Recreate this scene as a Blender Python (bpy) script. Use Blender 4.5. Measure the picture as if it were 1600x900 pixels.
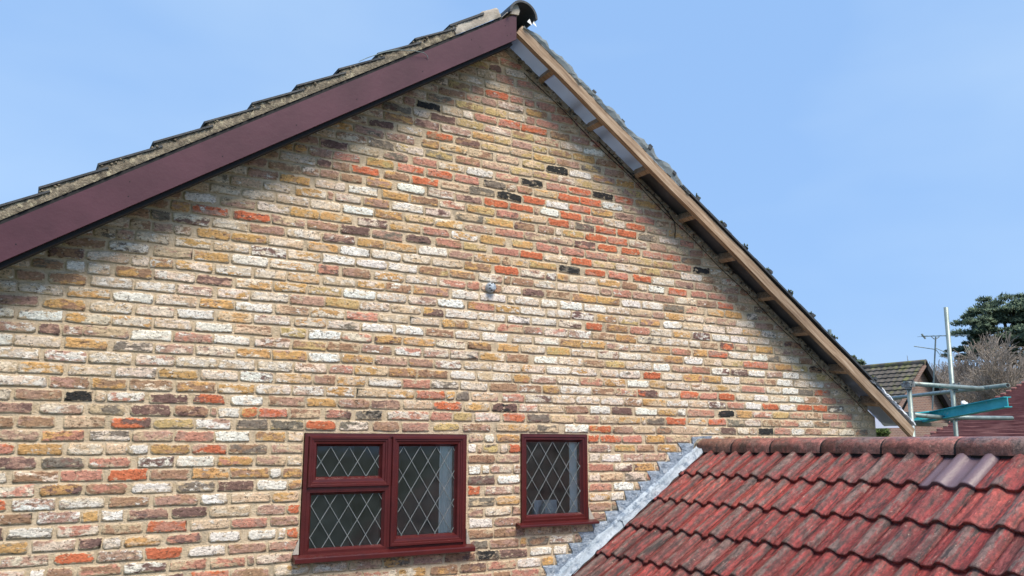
import bpy, math, random
from mathutils import Vector, noise
random.seed(7)
for o in list(bpy.data.objects): bpy.data.objects.remove(o)
S = bpy.context.scene
C = S.collection
# ------------------------------------------------------------------ camera
# world: X runs along the gable wall, Z is up, the wall face is the plane Y=0, the camera stands in front (Y<0)
F_PX, TH, PI_, RO = 1282.84, 0.53767, 0.18850, 0.00142
fw = Vector((math.sin(TH)*math.cos(PI_), math.cos(TH)*math.cos(PI_), math.sin(PI_)))
rt = Vector((math.cos(TH), -math.sin(TH), 0)); up = rt.cross(fw)
r2 = rt*math.cos(RO)+up*math.sin(RO); u2 = -rt*math.sin(RO)+up*math.cos(RO)
cam_d = bpy.data.cameras.new('camera'); cam = bpy.data.objects.new('camera', cam_d); C.objects.link(cam)
cam_d.sensor_width = 36; cam_d.lens = F_PX/1600*36; cam_d.clip_end = 3000; cam_d.clip_start = .05
from mathutils import Matrix
m = Matrix.Identity(4)
for i in range(3): m[i][0], m[i][1], m[i][2] = r2[i], u2[i], -fw[i]
m[0][3], m[1][3], m[2][3] = 0, -5.3591, -0.27296
cam.matrix_world = m
S.camera = cam
# ------------------------------------------------------------------ light, sky, exposure
S.view_settings.view_transform = 'Standard'; S.view_settings.look = 'None'
S.view_settings.gamma = 1; S.view_settings.exposure = 1.72
SUN_EL, SUN_AZ = math.radians(56), math.radians(172)       # azimuth clockwise from +Y
sd = Vector((math.sin(SUN_AZ)*math.cos(SUN_EL), math.cos(SUN_AZ)*math.cos(SUN_EL), math.sin(SUN_EL)))
sl = bpy.data.lights.new('sun', 'SUN'); sl.energy = 1.5; sl.angle = math.radians(28); sl.color = (1, .89, .74)
so = bpy.data.objects.new('sun', sl); C.objects.link(so); so.rotation_euler = sd.to_track_quat('Z', 'Y').to_euler()
W = bpy.data.worlds.new('World'); S.world = W; W.use_nodes = True
nt = W.node_tree; nt.nodes.clear()
def N(nt, t, **k):
    n = nt.nodes.new(t)
    for a, b in k.items():
        if a.startswith('i_'):
            key = a[2:]; key = int(key) if key.isdigit() else key.replace('_', ' ')
            n.inputs[key].default_value = b
        else: setattr(n, a, b)
    return n
out = N(nt, 'ShaderNodeOutputWorld'); bg = N(nt, 'ShaderNodeBackground'); sky = N(nt, 'ShaderNodeTexSky')
sky.sky_type = 'NISHITA'; sky.sun_disc = False; sky.sun_elevation = SUN_EL; sky.sun_rotation = SUN_AZ
sky.air_density = 1; sky.dust_density = 2.0
bg.inputs['Strength'].default_value = .1
tc = N(nt, 'ShaderNodeTexCoord'); mp = N(nt, 'ShaderNodeMapping'); mp.inputs['Scale'].default_value = (1.2, 1.2, 3)
nz = N(nt, 'ShaderNodeTexNoise', i_Scale=1.8, i_Detail=4.0, i_Roughness=.45)
cr = N(nt, 'ShaderNodeValToRGB'); cr.color_ramp.elements[0].position = .38; cr.color_ramp.elements[1].position = .66
cr.color_ramp.elements[0].color = (.94, 1.62, 2.80, 1); cr.color_ramp.elements[1].color = (1.28, 1.92, 2.90, 1)
mx = N(nt, 'ShaderNodeMix', data_type='RGBA'); mx.inputs[0].default_value = .9    # thin even cloud veil over the clear sky
L = nt.links.new
L(tc.outputs['Generated'], mp.inputs[0]); L(mp.outputs[0], nz.inputs['Vector']); L(nz.outputs['Fac'], cr.inputs[0])
L(sky.outputs[0], mx.inputs[6]); L(cr.outputs[0], mx.inputs[7]); L(mx.outputs[2], bg.inputs[0]); L(bg.outputs[0], out.inputs[0])
S.render.engine = 'CYCLES'
# ------------------------------------------------------------------ helpers
class MB:
    """collects faces; build() links them as ONE mesh object"""
    def __init__(s): s.v = []; s.f = []; s.at = {}
    def add(s, vs, fs, **at):
        b = len(s.v); s.v += [tuple(v) for v in vs]; s.f += [tuple(i+b for i in f) for f in fs]
        for k, val in at.items():
            s.at.setdefault(k, [None]*b); s.at[k] += val if isinstance(val, list) else [val]*len(vs)
        for k in s.at: s.at[k] += [None]*(len(s.v)-len(s.at[k]))
        return s
    def box(s, a, b, M=None, **at):
        x0, y0, z0 = a; x1, y1, z1 = b
        vs = [Vector(q) for q in ((x0,y0,z0),(x1,y0,z0),(x1,y1,z0),(x0,y1,z0),(x0,y0,z1),(x1,y0,z1),(x1,y1,z1),(x0,y1,z1))]
        if M: vs = [M(v) for v in vs]
        return s.add(vs, [(0,3,2,1),(4,5,6,7),(0,1,5,4),(1,2,6,5),(2,3,7,6),(3,0,4,7)], **at)
    def tube(s, p, q, r, n=12, r1=None, cap=True, **at):
        p, q = Vector(p), Vector(q); d = (q-p).normalized(); a = d.orthogonal().normalized(); b = d.cross(a)
        r1 = r if r1 is None else r1; vs = []
        for k, (c, rr) in enumerate(((p, r), (q, r1))):
            vs += [c+(a*math.cos(t*2*math.pi/n)+b*math.sin(t*2*math.pi/n))*rr for t in range(n)]
        fs = [(t, (t+1) % n, n+(t+1) % n, n+t) for t in range(n)]
        if cap: fs += [tuple(range(n-1, -1, -1)), tuple(range(n, 2*n))]
        return s.add(vs, fs, **at)
    def path(s, pts, r, n=5):
        for a, b in zip(pts, pts[1:]): s.tube(a, b, r, n)
        return s
    def prism(s, poly, y0, y1, **at):
        """poly in XZ, extruded along Y"""
        n = len(poly)
        return s.add([(x, y0, z) for x, z in poly]+[(x, y1, z) for x, z in poly],
                     [tuple(range(n)), tuple(range(2*n-1, n-1, -1))]+[(i, i+n, (i+1) % n+n, (i+1) % n) for i in range(n)], **at)
    def mesh(s, name, mat, smooth=False):
        me = bpy.data.meshes.new(name); me.from_pydata(s.v, [], s.f); me.materials.append(mat)
        for k, val in s.at.items():
            w = next(v for v in val if v is not None)
            if isinstance(w, (tuple, list)):
                a = me.attributes.new(k, 'FLOAT_COLOR', 'POINT'); a.data.foreach_set('color', [c for v in val for c in (v or (0, 0, 0, 0))])
            else:
                a = me.attributes.new(k, 'FLOAT', 'POINT'); a.data.foreach_set('value', [v or 0. for v in val])
        if smooth: me.polygons.foreach_set('use_smooth', [True]*len(me.polygons))
        me.update(); return me
    def build(s, name, mat, parent=None, smooth=False, **k):
        return link(name, s.mesh(name, mat, smooth), parent, **k)
def link(name, me, parent=None, **k):
    o = bpy.data.objects.new(name, me); C.objects.link(o)
    if parent: o.parent = parent
    for a, b in k.items(): o[a] = b
    return o
def thing(name, label, cat, group=None, loc=None):
    o = bpy.data.objects.new(name, None); C.objects.link(o); o['label'] = label; o['category'] = cat
    o.empty_display_size = .1
    if group: o['group'] = group
    return o
def tag(o, label, cat, group=None):
    o['label'] = label; o['category'] = cat
    if group: o['group'] = group
    return o
def rnd(a, b): return random.uniform(a, b)
# ------------------------------------------------------------------ materials
def new_mat(name):
    m = bpy.data.materials.new(name); m.use_nodes = True; nt = m.node_tree
    return m, nt, nt.nodes['Principled BSDF'], nt.links.new
def simple(name, c1, c2=None, scale=8., rough=.7, bump=.0, bscale=40., metal=0., stretch=(1,1,1), pos=(.35,.65), detail=6., dist=.01, c3=None, s3=3., p3=(.55,.62), spec=.5):
    m, nt, b, L = new_mat(name)
    g = N(nt, 'ShaderNodeNewGeometry'); mp = N(nt, 'ShaderNodeMapping'); mp.inputs['Scale'].default_value = stretch
    L(g.outputs['Position'], mp.inputs[0])
    nz = N(nt, 'ShaderNodeTexNoise', i_Scale=scale, i_Detail=detail, i_Roughness=.6); L(mp.outputs[0], nz.inputs['Vector'])
    cr = N(nt, 'ShaderNodeValToRGB'); cr.color_ramp.elements[0].position, cr.color_ramp.elements[1].position = pos
    cr.color_ramp.elements[0].color = (*c1, 1); cr.color_ramp.elements[1].color = (*(c2 or c1), 1)
    L(nz.outputs['Fac'], cr.inputs[0]); col = cr.outputs[0]
    if c3:
        n3 = N(nt, 'ShaderNodeTexNoise', i_Scale=s3, i_Detail=8., i_Roughness=.7); L(mp.outputs[0], n3.inputs['Vector'])
        r3 = N(nt, 'ShaderNodeMapRange', i_From_Min=p3[0], i_From_Max=p3[1]); L(n3.outputs['Fac'], r3.inputs[0])
        mx = N(nt, 'ShaderNodeMix', data_type='RGBA'); L(r3.outputs[0], mx.inputs[0]); L(col, mx.inputs[6]); mx.inputs[7].default_value = (*c3, 1); col = mx.outputs[2]
    L(col, b.inputs['Base Color'])
    b.inputs['Roughness'].default_value = rough; b.inputs['Metallic'].default_value = metal; b.inputs['Specular IOR Level'].default_value = spec
    if bump:
        n2 = N(nt, 'ShaderNodeTexNoise', i_Scale=bscale, i_Detail=6., i_Roughness=.65); L(mp.outputs[0], n2.inputs['Vector'])
        bp = N(nt, 'ShaderNodeBump', i_Strength=bump, i_Distance=dist); L(n2.outputs['Fac'], bp.inputs['Height']); L(bp.outputs[0], b.inputs['Normal'])
    return m
def brick_mat():
    m, nt, b, L = new_mat('reclaimed_brick')
    a1 = N(nt, 'ShaderNodeAttribute', attribute_name='c1'); a2 = N(nt, 'ShaderNodeAttribute', attribute_name='c2'); ar = N(nt, 'ShaderNodeAttribute', attribute_name='seed')
    g = N(nt, 'ShaderNodeNewGeometry')
    off = N(nt, 'ShaderNodeVectorMath', operation='ADD'); L(g.outputs['Position'], off.inputs[0]); L(ar.outputs['Fac'], off.inputs[1])
    def noi(sc, det, st, rough=.62):
        mp = N(nt, 'ShaderNodeMapping'); mp.inputs['Scale'].default_value = st; L(off.outputs[0], mp.inputs[0])
        n = N(nt, 'ShaderNodeTexNoise', i_Scale=sc, i_Detail=det, i_Roughness=rough); L(mp.outputs[0], n.inputs['Vector']); return n.outputs['Fac']
    def thr(val, amt, soft):   # 1 where noise < amount
        s = N(nt, 'ShaderNodeMath', operation='SUBTRACT'); L(amt, s.inputs[0]); L(val, s.inputs[1])
        r = N(nt, 'ShaderNodeMapRange', i_From_Min=-soft, i_From_Max=soft); L(s.outputs[0], r.inputs[0]); return r.outputs[0]
    def mix(f, x, y):
        mx = N(nt, 'ShaderNodeMix', data_type='RGBA'); L(f, mx.inputs[0])
        for i, q in ((6, x), (7, y)):
            if isinstance(q, tuple): mx.inputs[i].default_value = q
            else: L(q, mx.inputs[i])
        return mx.outputs[2]
    patch = noi(9, 5, (1, 1, 2.2), .68)
    c = mix(thr(patch, a1.outputs['Alpha'], .035), a1.outputs['Color'], a2.outputs['Color'])
    # tonal grain
    gr = noi(55, 5, (1, 1, 1.5)); rg = N(nt, 'ShaderNodeMapRange', i_From_Min=.3, i_From_Max=.7, i_To_Min=.68, i_To_Max=1.38); L(gr, rg.inputs[0])
    ml = N(nt, 'ShaderNodeMix', data_type='RGBA', blend_type='MULTIPLY'); ml.inputs[0].default_value = 1
    L(c, ml.inputs[6]); L(rg.outputs[0], ml.inputs[7]); c = ml.outputs[2]
    # lime residue
    wh = noi(16, 8, (1, 1, 1.9), .72); c = mix(thr(wh, a2.outputs['Alpha'], .03), c, (.84, .78, .69, 1))
    # mortar smeared in from the joints
    ae = N(nt, 'ShaderNodeAttribute', attribute_name='rim'); sm = noi(20, 6, (1, 1, 1.6), .7)
    se_ = N(nt, 'ShaderNodeMath', operation='MULTIPLY_ADD'); L(ae.outputs['Fac'], se_.inputs[0]); se_.inputs[1].default_value = .21; L(sm, se_.inputs[2])
    rs = N(nt, 'ShaderNodeMapRange', i_From_Min=.60, i_From_Max=.64); L(se_.outputs[0], rs.inputs[0]); c = mix(rs.outputs[0], c, (.60, .48, .33, 1))
    # pits
    pt = noi(46, 3, (1, 1, 1.3), .5); pv = N(nt, 'ShaderNodeMath', operation='LESS_THAN'); pv.inputs[1].default_value = .36; L(pt, pv.inputs[0])
    pm = N(nt, 'ShaderNodeMath', operation='MULTIPLY'); pm.inputs[1].default_value = .6; L(pv.outputs[0], pm.inputs[0])
    c = mix(pm.outputs[0], c, (.085, .055, .040, 1))
    fk = noi(105, 4, (1, 1, 1.4), .6); fr_ = N(nt, 'ShaderNodeMapRange', i_From_Min=.375, i_From_Max=.335); L(fk, fr_.inputs[0]); c = mix(fr_.outputs[0], c, (.20, .14, .095, 1))
    # fine dark cracks that follow the patch borders
    d = N(nt, 'ShaderNodeMath', operation='SUBTRACT'); L(wh, d.inputs[0]); L(a2.outputs['Alpha'], d.inputs[1]); ab = N(nt, 'ShaderNodeMath', operation='ABSOLUTE'); L(d.outputs[0], ab.inputs[0])
    rr = N(nt, 'ShaderNodeMapRange', i_From_Min=.0, i_From_Max=.016, i_To_Min=.7, i_To_Max=0.); L(ab.outputs[0], rr.inputs[0])
    c = mix(rr.outputs[0], c, (.16, .12, .09, 1))
    L(c, b.inputs['Base Color']); b.inputs['Roughness'].default_value = .88; b.inputs['Specular IOR Level'].default_value = .25
    h1 = noi(38, 8, (1, 1, 1.2), .7)
    hs = N(nt, 'ShaderNodeMath', operation='MULTIPLY_ADD'); L(wh, hs.inputs[0]); hs.inputs[1].default_value = -1.2; L(h1, hs.inputs[2])
    hp = N(nt, 'ShaderNodeMath', operation='MULTIPLY_ADD'); L(pv.outputs[0], hp.inputs[0]); hp.inputs[1].default_value = -.35; L(hs.outputs[0], hp.inputs[2])
    bp = N(nt, 'ShaderNodeBump', i_Strength=1., i_Distance=.011); L(hp.outputs[0], bp.inputs['Height']); L(bp.outputs[0], b.inputs['Normal'])
    return m
def tile_mat(iso=False):
    """weathered concrete roof tile: tint attribute, 'roll' = height of the profile"""
    m, nt, b, L = new_mat('red_roof_tile')
    a1 = N(nt, 'ShaderNodeAttribute', attribute_name='tint'); ar = N(nt, 'ShaderNodeAttribute', attribute_name='roll')
    g = N(nt, 'ShaderNodeNewGeometry'); off = N(nt, 'ShaderNodeVectorMath', operation='ADD'); L(g.outputs['Position'], off.inputs[0]); L(a1.outputs['Alpha'], off.inputs[1])
    def noi(sc, det, st, rough=.62, src=None):
        if iso: st = (1, 1.15, 1)
        mp = N(nt, 'ShaderNodeMapping', vector_type='TEXTURE'); mp.inputs['Scale'].default_value = tuple(1/q for q in st); mp.inputs['Rotation'].default_value = (0, math.radians(-33.3), 0); L(off.outputs[0], mp.inputs[0])
        n = N(nt, 'ShaderNodeTexNoise', i_Scale=sc, i_Detail=det, i_Roughness=rough); L(mp.outputs[0], n.inputs['Vector']); return n.outputs['Fac']
    def mixc(f, x, y):
        mx = N(nt, 'ShaderNodeMix', data_type='RGBA'); L(f, mx.inputs[0]); L(x, mx.inputs[6]); mx.inputs[7].default_value = (*y, 1); return mx.outputs[2]
    def rng(v, a, b_, t0=0., t1=1.):
        r = N(nt, 'ShaderNodeMapRange', i_From_Min=a, i_From_Max=b_, i_To_Min=t0, i_To_Max=t1); L(v, r.inputs[0]); return r.outputs[0]
    def mul(x, y):
        q = N(nt, 'ShaderNodeMath', operation='MULTIPLY'); L(x, q.inputs[0])
        if isinstance(y, float): q.inputs[1].default_value = y
        else: L(y, q.inputs[1])
        return q.outputs[0]
    worn = rng(a1.outputs['Fac'], 0, 1)
    wear = N(nt, 'ShaderNodeAttribute', attribute_name='wear').outputs['Fac']
    n1 = noi(5, 8, (.6, 3.4, 1.4), .72)
    s = N(nt, 'ShaderNodeMath', operation='MULTIPLY_ADD'); L(ar.outputs['Fac'], s.inputs[0]); s.inputs[1].default_value = .10; L(n1, s.inputs[2])
    n0 = noi(11, 7, (.35, 2.8, 1.2), .7); c0 = mixc(mul(rng(n0, .46, .60), mul(wear, .75)), a1.outputs['Color'], (.115, .040, .034))
    c = mixc(mul(rng(s.outputs[0], .565, .63), mul(wear, .85)), c0, (.155, .115, .10))     # grey brown lichen, thicker on the rolls
    n2 = noi(9, 8, (.55, 2.6, 1.5), .72)
    c = mixc(mul(rng(n2, .59, .66), mul(wear, .5)), c, (.40, .19, .16))           # pale pink bloom
    fa = rng(ar.outputs['Fac'], .02, .22); fb_ = rng(ar.outputs['Fac'], .75, .35); n6 = noi(16, 6, (.5, 1.5, 1), .7)
    c = mixc(mul(mul(mul(fa, fb_), rng(n6, .36, .54)), mul(wear, .8)), c, (.050, .030, .027))       # dirt lodged at the foot of the rolls
    n3 = noi(7, 8, (.4, 3.6, 1.4), .75)
    c = mixc(mul(rng(n3, .55, .60), mul(wear, .85)), c, (.030, .022, .021))           # black streaks
    n4 = noi(60, 4, (1, 1, 1), .6)
    c = mixc(mul(rng(n4, .66, .70), mul(wear, .7)), c, (.45, .36, .27))
    n5 = noi(34, 7, (.6, 1.3, 1), .75); gm = N(nt, 'ShaderNodeMix', data_type='RGBA', blend_type='MULTIPLY'); L(wear, gm.inputs[0]); L(c, gm.inputs[6]); L(rng(n5, .32, .66, .28, 1.75), gm.inputs[7]); c = gm.outputs[2]
    L(c, b.inputs['Base Color']); b.inputs['Specular IOR Level'].default_value = .5
    L(rng(wear, 0, 1, .38, .46), b.inputs['Roughness'])
    bn = N(nt, 'ShaderNodeMath', operation='ADD'); L(n2, bn.inputs[0]); L(noi(50, 6, (1, 1, 1), .7), bn.inputs[1])
    bp = N(nt, 'ShaderNodeBump', i_Distance=.011); L(rng(wear, 0, 1, .15, 1.0), bp.inputs['Strength']); L(bn.outputs[0], bp.inputs['Height']); L(bp.outputs[0], b.inputs['Normal'])
    return m
M = {}
M['brick'] = brick_mat(); M['tile'] = tile_mat(); M['ridge'] = tile_mat(True)
M['mortar'] = simple('mortar', (.50,.39,.255), (.70,.57,.41), 16, .95, 1, 90, c3=(.40,.33,.24), s3=3.5, p3=(.54,.64), dist=.012)
M['old_mortar'] = simple('old_mortar', (.26,.22,.165), (.50,.43,.33), 14, .95, 1, 60, c3=(.05,.045,.04), s3=22, p3=(.53,.6), dist=.012)
M['lichen_mortar'] = simple('lichen_mortar', (.15,.125,.095), (.35,.30,.22), 22, .95, 1, 70, c3=(.48,.43,.30), s3=30, p3=(.55,.62), dist=.012)
M['clean_mortar'] = simple('clean_mortar', (.36,.32,.27), (.50,.46,.40), 9, .95, .6, 60)
M['barge'] = simple('purple_brown_board', (.066,.022,.032), (.092,.032,.046), 3, .42, .12, 30, stretch=(1,1,1), c3=(.055,.022,.03), s3=14, p3=(.64,.74), spec=.4)
M['upvc'] = simple('burgundy_frame', (.064,.009,.009), (.092,.013,.012), 12, .28, .15, 60, c3=(.045,.008,.010), s3=6, p3=(.5,.7), spec=.45)
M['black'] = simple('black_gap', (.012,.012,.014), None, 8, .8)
M['dark_tile'] = simple('dark_grey_tile', (.030,.034,.040), (.060,.066,.072), 8, .6, .5, 40)
M['moss'] = simple('moss', (.045,.06,.02), (.12,.14,.04), 30, 1, 1, 80, dist=.01)
M['lead'] = simple('pale_skylit_lead', (.36,.43,.50), (.56,.63,.70), 7, .5, 1, 18, metal=.2, c3=(.20,.26,.34), s3=14, p3=(.5,.62), dist=.03)  # paler copy of the lead: sky light on the lying strip is in its colour
M['lead_shaded'] = simple('shaded_lead', (.19,.24,.31), (.38,.45,.54), 26, .5, 1, 34, metal=.2, c3=(.50,.55,.60), s3=20, p3=(.54,.62), dist=.03)  # darker copy of the lead: shade on the upright steps is in its colour
M['came'] = simple('lead_strip', (.13,.15,.15), (.22,.24,.24), 20, .5, metal=.2)
M['galv'] = simple('galvanised_tube', (.19,.25,.245), (.33,.40,.385), 9, .45, .2, 40, metal=.35, c3=(.17,.16,.14), s3=9, p3=(.57,.66))
M['coupler'] = simple('coupler_steel', (.09,.09,.09), (.30,.33,.33), 18, .55, .4, 60, metal=.4)
M['teal'] = simple('teal_paint', (.025,.36,.43), (.06,.52,.58), 6, .5, .3, 30, c3=(.30,.42,.42), s3=10, p3=(.6,.68))
M['felt'] = simple('white_membrane', (.66,.70,.78), (.80,.83,.88), 5, .6, .5, 14, dist=.02)
M['dark_shade_felt'] = simple('grey_shade_membrane', (.10,.105,.12), (.15,.155,.175), 5, .7, .4, 20)  # deck colour, and underlay with the shade under the tiles painted in
M['white'] = simple('white_plastic', (.75,.77,.78), None, 5, .5)
M['curtain'] = simple('pale_blind', (.80,.84,.82), (.88,.90,.88), 3, .8, .2, 30, stretch=(6,6,.6))
M['room'] = simple('dim_room_wall', (.34,.38,.38), (.50,.54,.54), 2, .9)
M['earth'] = simple('ground', (.055,.075,.03), (.10,.10,.06), .4, 1, .6, 3)
M['bark'] = simple('bark', (.13,.10,.08), (.26,.21,.17), 6, .95, .5, 20)
M['twig'] = simple('twig', (.20,.165,.135), (.38,.32,.265), 3, .95)
M['far_brick'] = None
def wood_mat():
    m, nt, b, L = new_mat('weathered_timber')
    g = N(nt, 'ShaderNodeNewGeometry'); mp = N(nt, 'ShaderNodeMapping', vector_type='TEXTURE'); mp.inputs['Rotation'].default_value = (0, math.radians(33.5), 0)
    mp.inputs['Scale'].default_value = (.9, .06, .06); L(g.outputs['Position'], mp.inputs[0])
    n = N(nt, 'ShaderNodeTexNoise', i_Scale=3., i_Detail=8., i_Roughness=.65); L(mp.outputs[0], n.inputs['Vector'])
    cr = N(nt, 'ShaderNodeValToRGB'); e = cr.color_ramp.elements; e[0].position = .3; e[0].color = (.17,.105,.065,1); e[1].position = .68; e[1].color = (.50,.39,.285,1)
    x = e.new(.5); x.color = (.36,.25,.165,1); L(n.outputs['Fac'], cr.inputs[0])
    n2 = N(nt, 'ShaderNodeTexNoise', i_Scale=.9, i_Detail=4.); L(g.outputs['Position'], n2.inputs['Vector'])
    r = N(nt, 'ShaderNodeMapRange', i_From_Min=.35, i_From_Max=.65, i_To_Min=.75, i_To_Max=1.12); L(n2.outputs['Fac'], r.inputs[0])
    ml = N(nt, 'ShaderNodeMix', data_type='RGBA', blend_type='MULTIPLY'); ml.inputs[0].default_value = 1; L(cr.outputs[0], ml.inputs[6]); L(r.outputs[0], ml.inputs[7])
    L(ml.outputs[2], b.inputs['Base Color']); b.inputs['Roughness'].default_value = .8
    bp = N(nt, 'ShaderNodeBump', i_Strength=.5, i_Distance=.005); L(n.outputs['Fac'], bp.inputs['Height']); L(bp.outputs[0], b.inputs['Normal']); return m
M['wood'] = wood_mat()
def glass_mat():
    m, nt, b, L = new_mat('window_glass'); nt.nodes.remove(b)
    o = nt.nodes['Material Output']; t = N(nt, 'ShaderNodeBsdfTransparent'); t.inputs[0].default_value = (.84,.90,.90,1)
    gl = N(nt, 'ShaderNodeBsdfGlossy', i_Roughness=.06); fr = N(nt, 'ShaderNodeFresnel', i_IOR=1.45); mx = N(nt, 'ShaderNodeMixShader')
    g = N(nt, 'ShaderNodeNewGeometry'); n = N(nt, 'ShaderNodeTexNoise', i_Scale=4., i_Detail=3.); L(g.outputs['Position'], n.inputs['Vector'])
    bp = N(nt, 'ShaderNodeBump', i_Strength=.15, i_Distance=.01); L(n.outputs['Fac'], bp.inputs['Height']); L(bp.outputs[0], gl.inputs['Normal'])
    ad = N(nt, 'ShaderNodeMath', operation='ADD'); ad.inputs[1].default_value = .045; L(fr.outputs[0], ad.inputs[0]); L(ad.outputs[0], mx.inputs[0]); L(t.outputs[0], mx.inputs[1]); L(gl.outputs[0], mx.inputs[2]); # mottled grey-teal diffuse layer mixed over the pane
    df = N(nt, 'ShaderNodeBsdfDiffuse'); df.inputs[0].default_value = (.30,.36,.37,1); n9 = N(nt, 'ShaderNodeTexNoise', i_Scale=14., i_Detail=6., i_Roughness=.7); L(g.outputs['Position'], n9.inputs['Vector'])
    r9 = N(nt, 'ShaderNodeMapRange', i_From_Min=.35, i_From_Max=.7, i_To_Min=.01, i_To_Max=.07); L(n9.outputs['Fac'], r9.inputs[0]); m9 = N(nt, 'ShaderNodeMixShader'); L(r9.outputs[0], m9.inputs[0]); L(mx.outputs[0], m9.inputs[1]); L(df.outputs[0], m9.inputs[2])
    L(m9.outputs[0], o.inputs[0]); return m
M['glass'] = glass_mat()
def film_mat(name, col, trans):
    m, nt, b, L = new_mat(name); b.inputs['Base Color'].default_value = (*col, 1); b.inputs['Roughness'].default_value = .35
    o = nt.nodes['Material Output']; t = N(nt, 'ShaderNodeBsdfTranslucent'); t.inputs[0].default_value = (*trans, 1)
    mx = N(nt, 'ShaderNodeMixShader'); mx.inputs[0].default_value = .55
    g = N(nt, 'ShaderNodeNewGeometry'); n = N(nt, 'ShaderNodeTexNoise', i_Scale=9., i_Detail=5.); L(g.outputs['Position'], n.inputs['Vector'])
    bp = N(nt, 'ShaderNodeBump', i_Strength=.5, i_Distance=.02); L(n.outputs['Fac'], bp.inputs['Height']); L(bp.outputs[0], b.inputs['Normal'])
    L(b.outputs[0], mx.inputs[1]); L(t.outputs[0], mx.inputs[2]); L(mx.outputs[0], o.inputs[0]); return m
M['felt_film'] = film_mat('translucent_underlay', (.62,.64,.70), (.62,.66,.80))
def leaf_mat(name, a, b2):
    return simple(name, a, b2, 3, .9, pos=(.3,.7))
M['pine'] = leaf_mat('pine_needles', (.045,.075,.045), (.14,.19,.115))
M['shrub'] = leaf_mat('shrub_leaves', (.05,.09,.02), (.16,.22,.05))
M['far_tile'] = simple('mossy_tile', (.07,.062,.052), (.15,.13,.11), 1.5, .95, .4, 10, c3=(.19,.20,.06), s3=.8, p3=(.50,.62))
M['far_red_tile'] = simple('far_red_tile', (.23,.095,.085), (.33,.16,.14), 2.5, .9, .3, 10)
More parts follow.
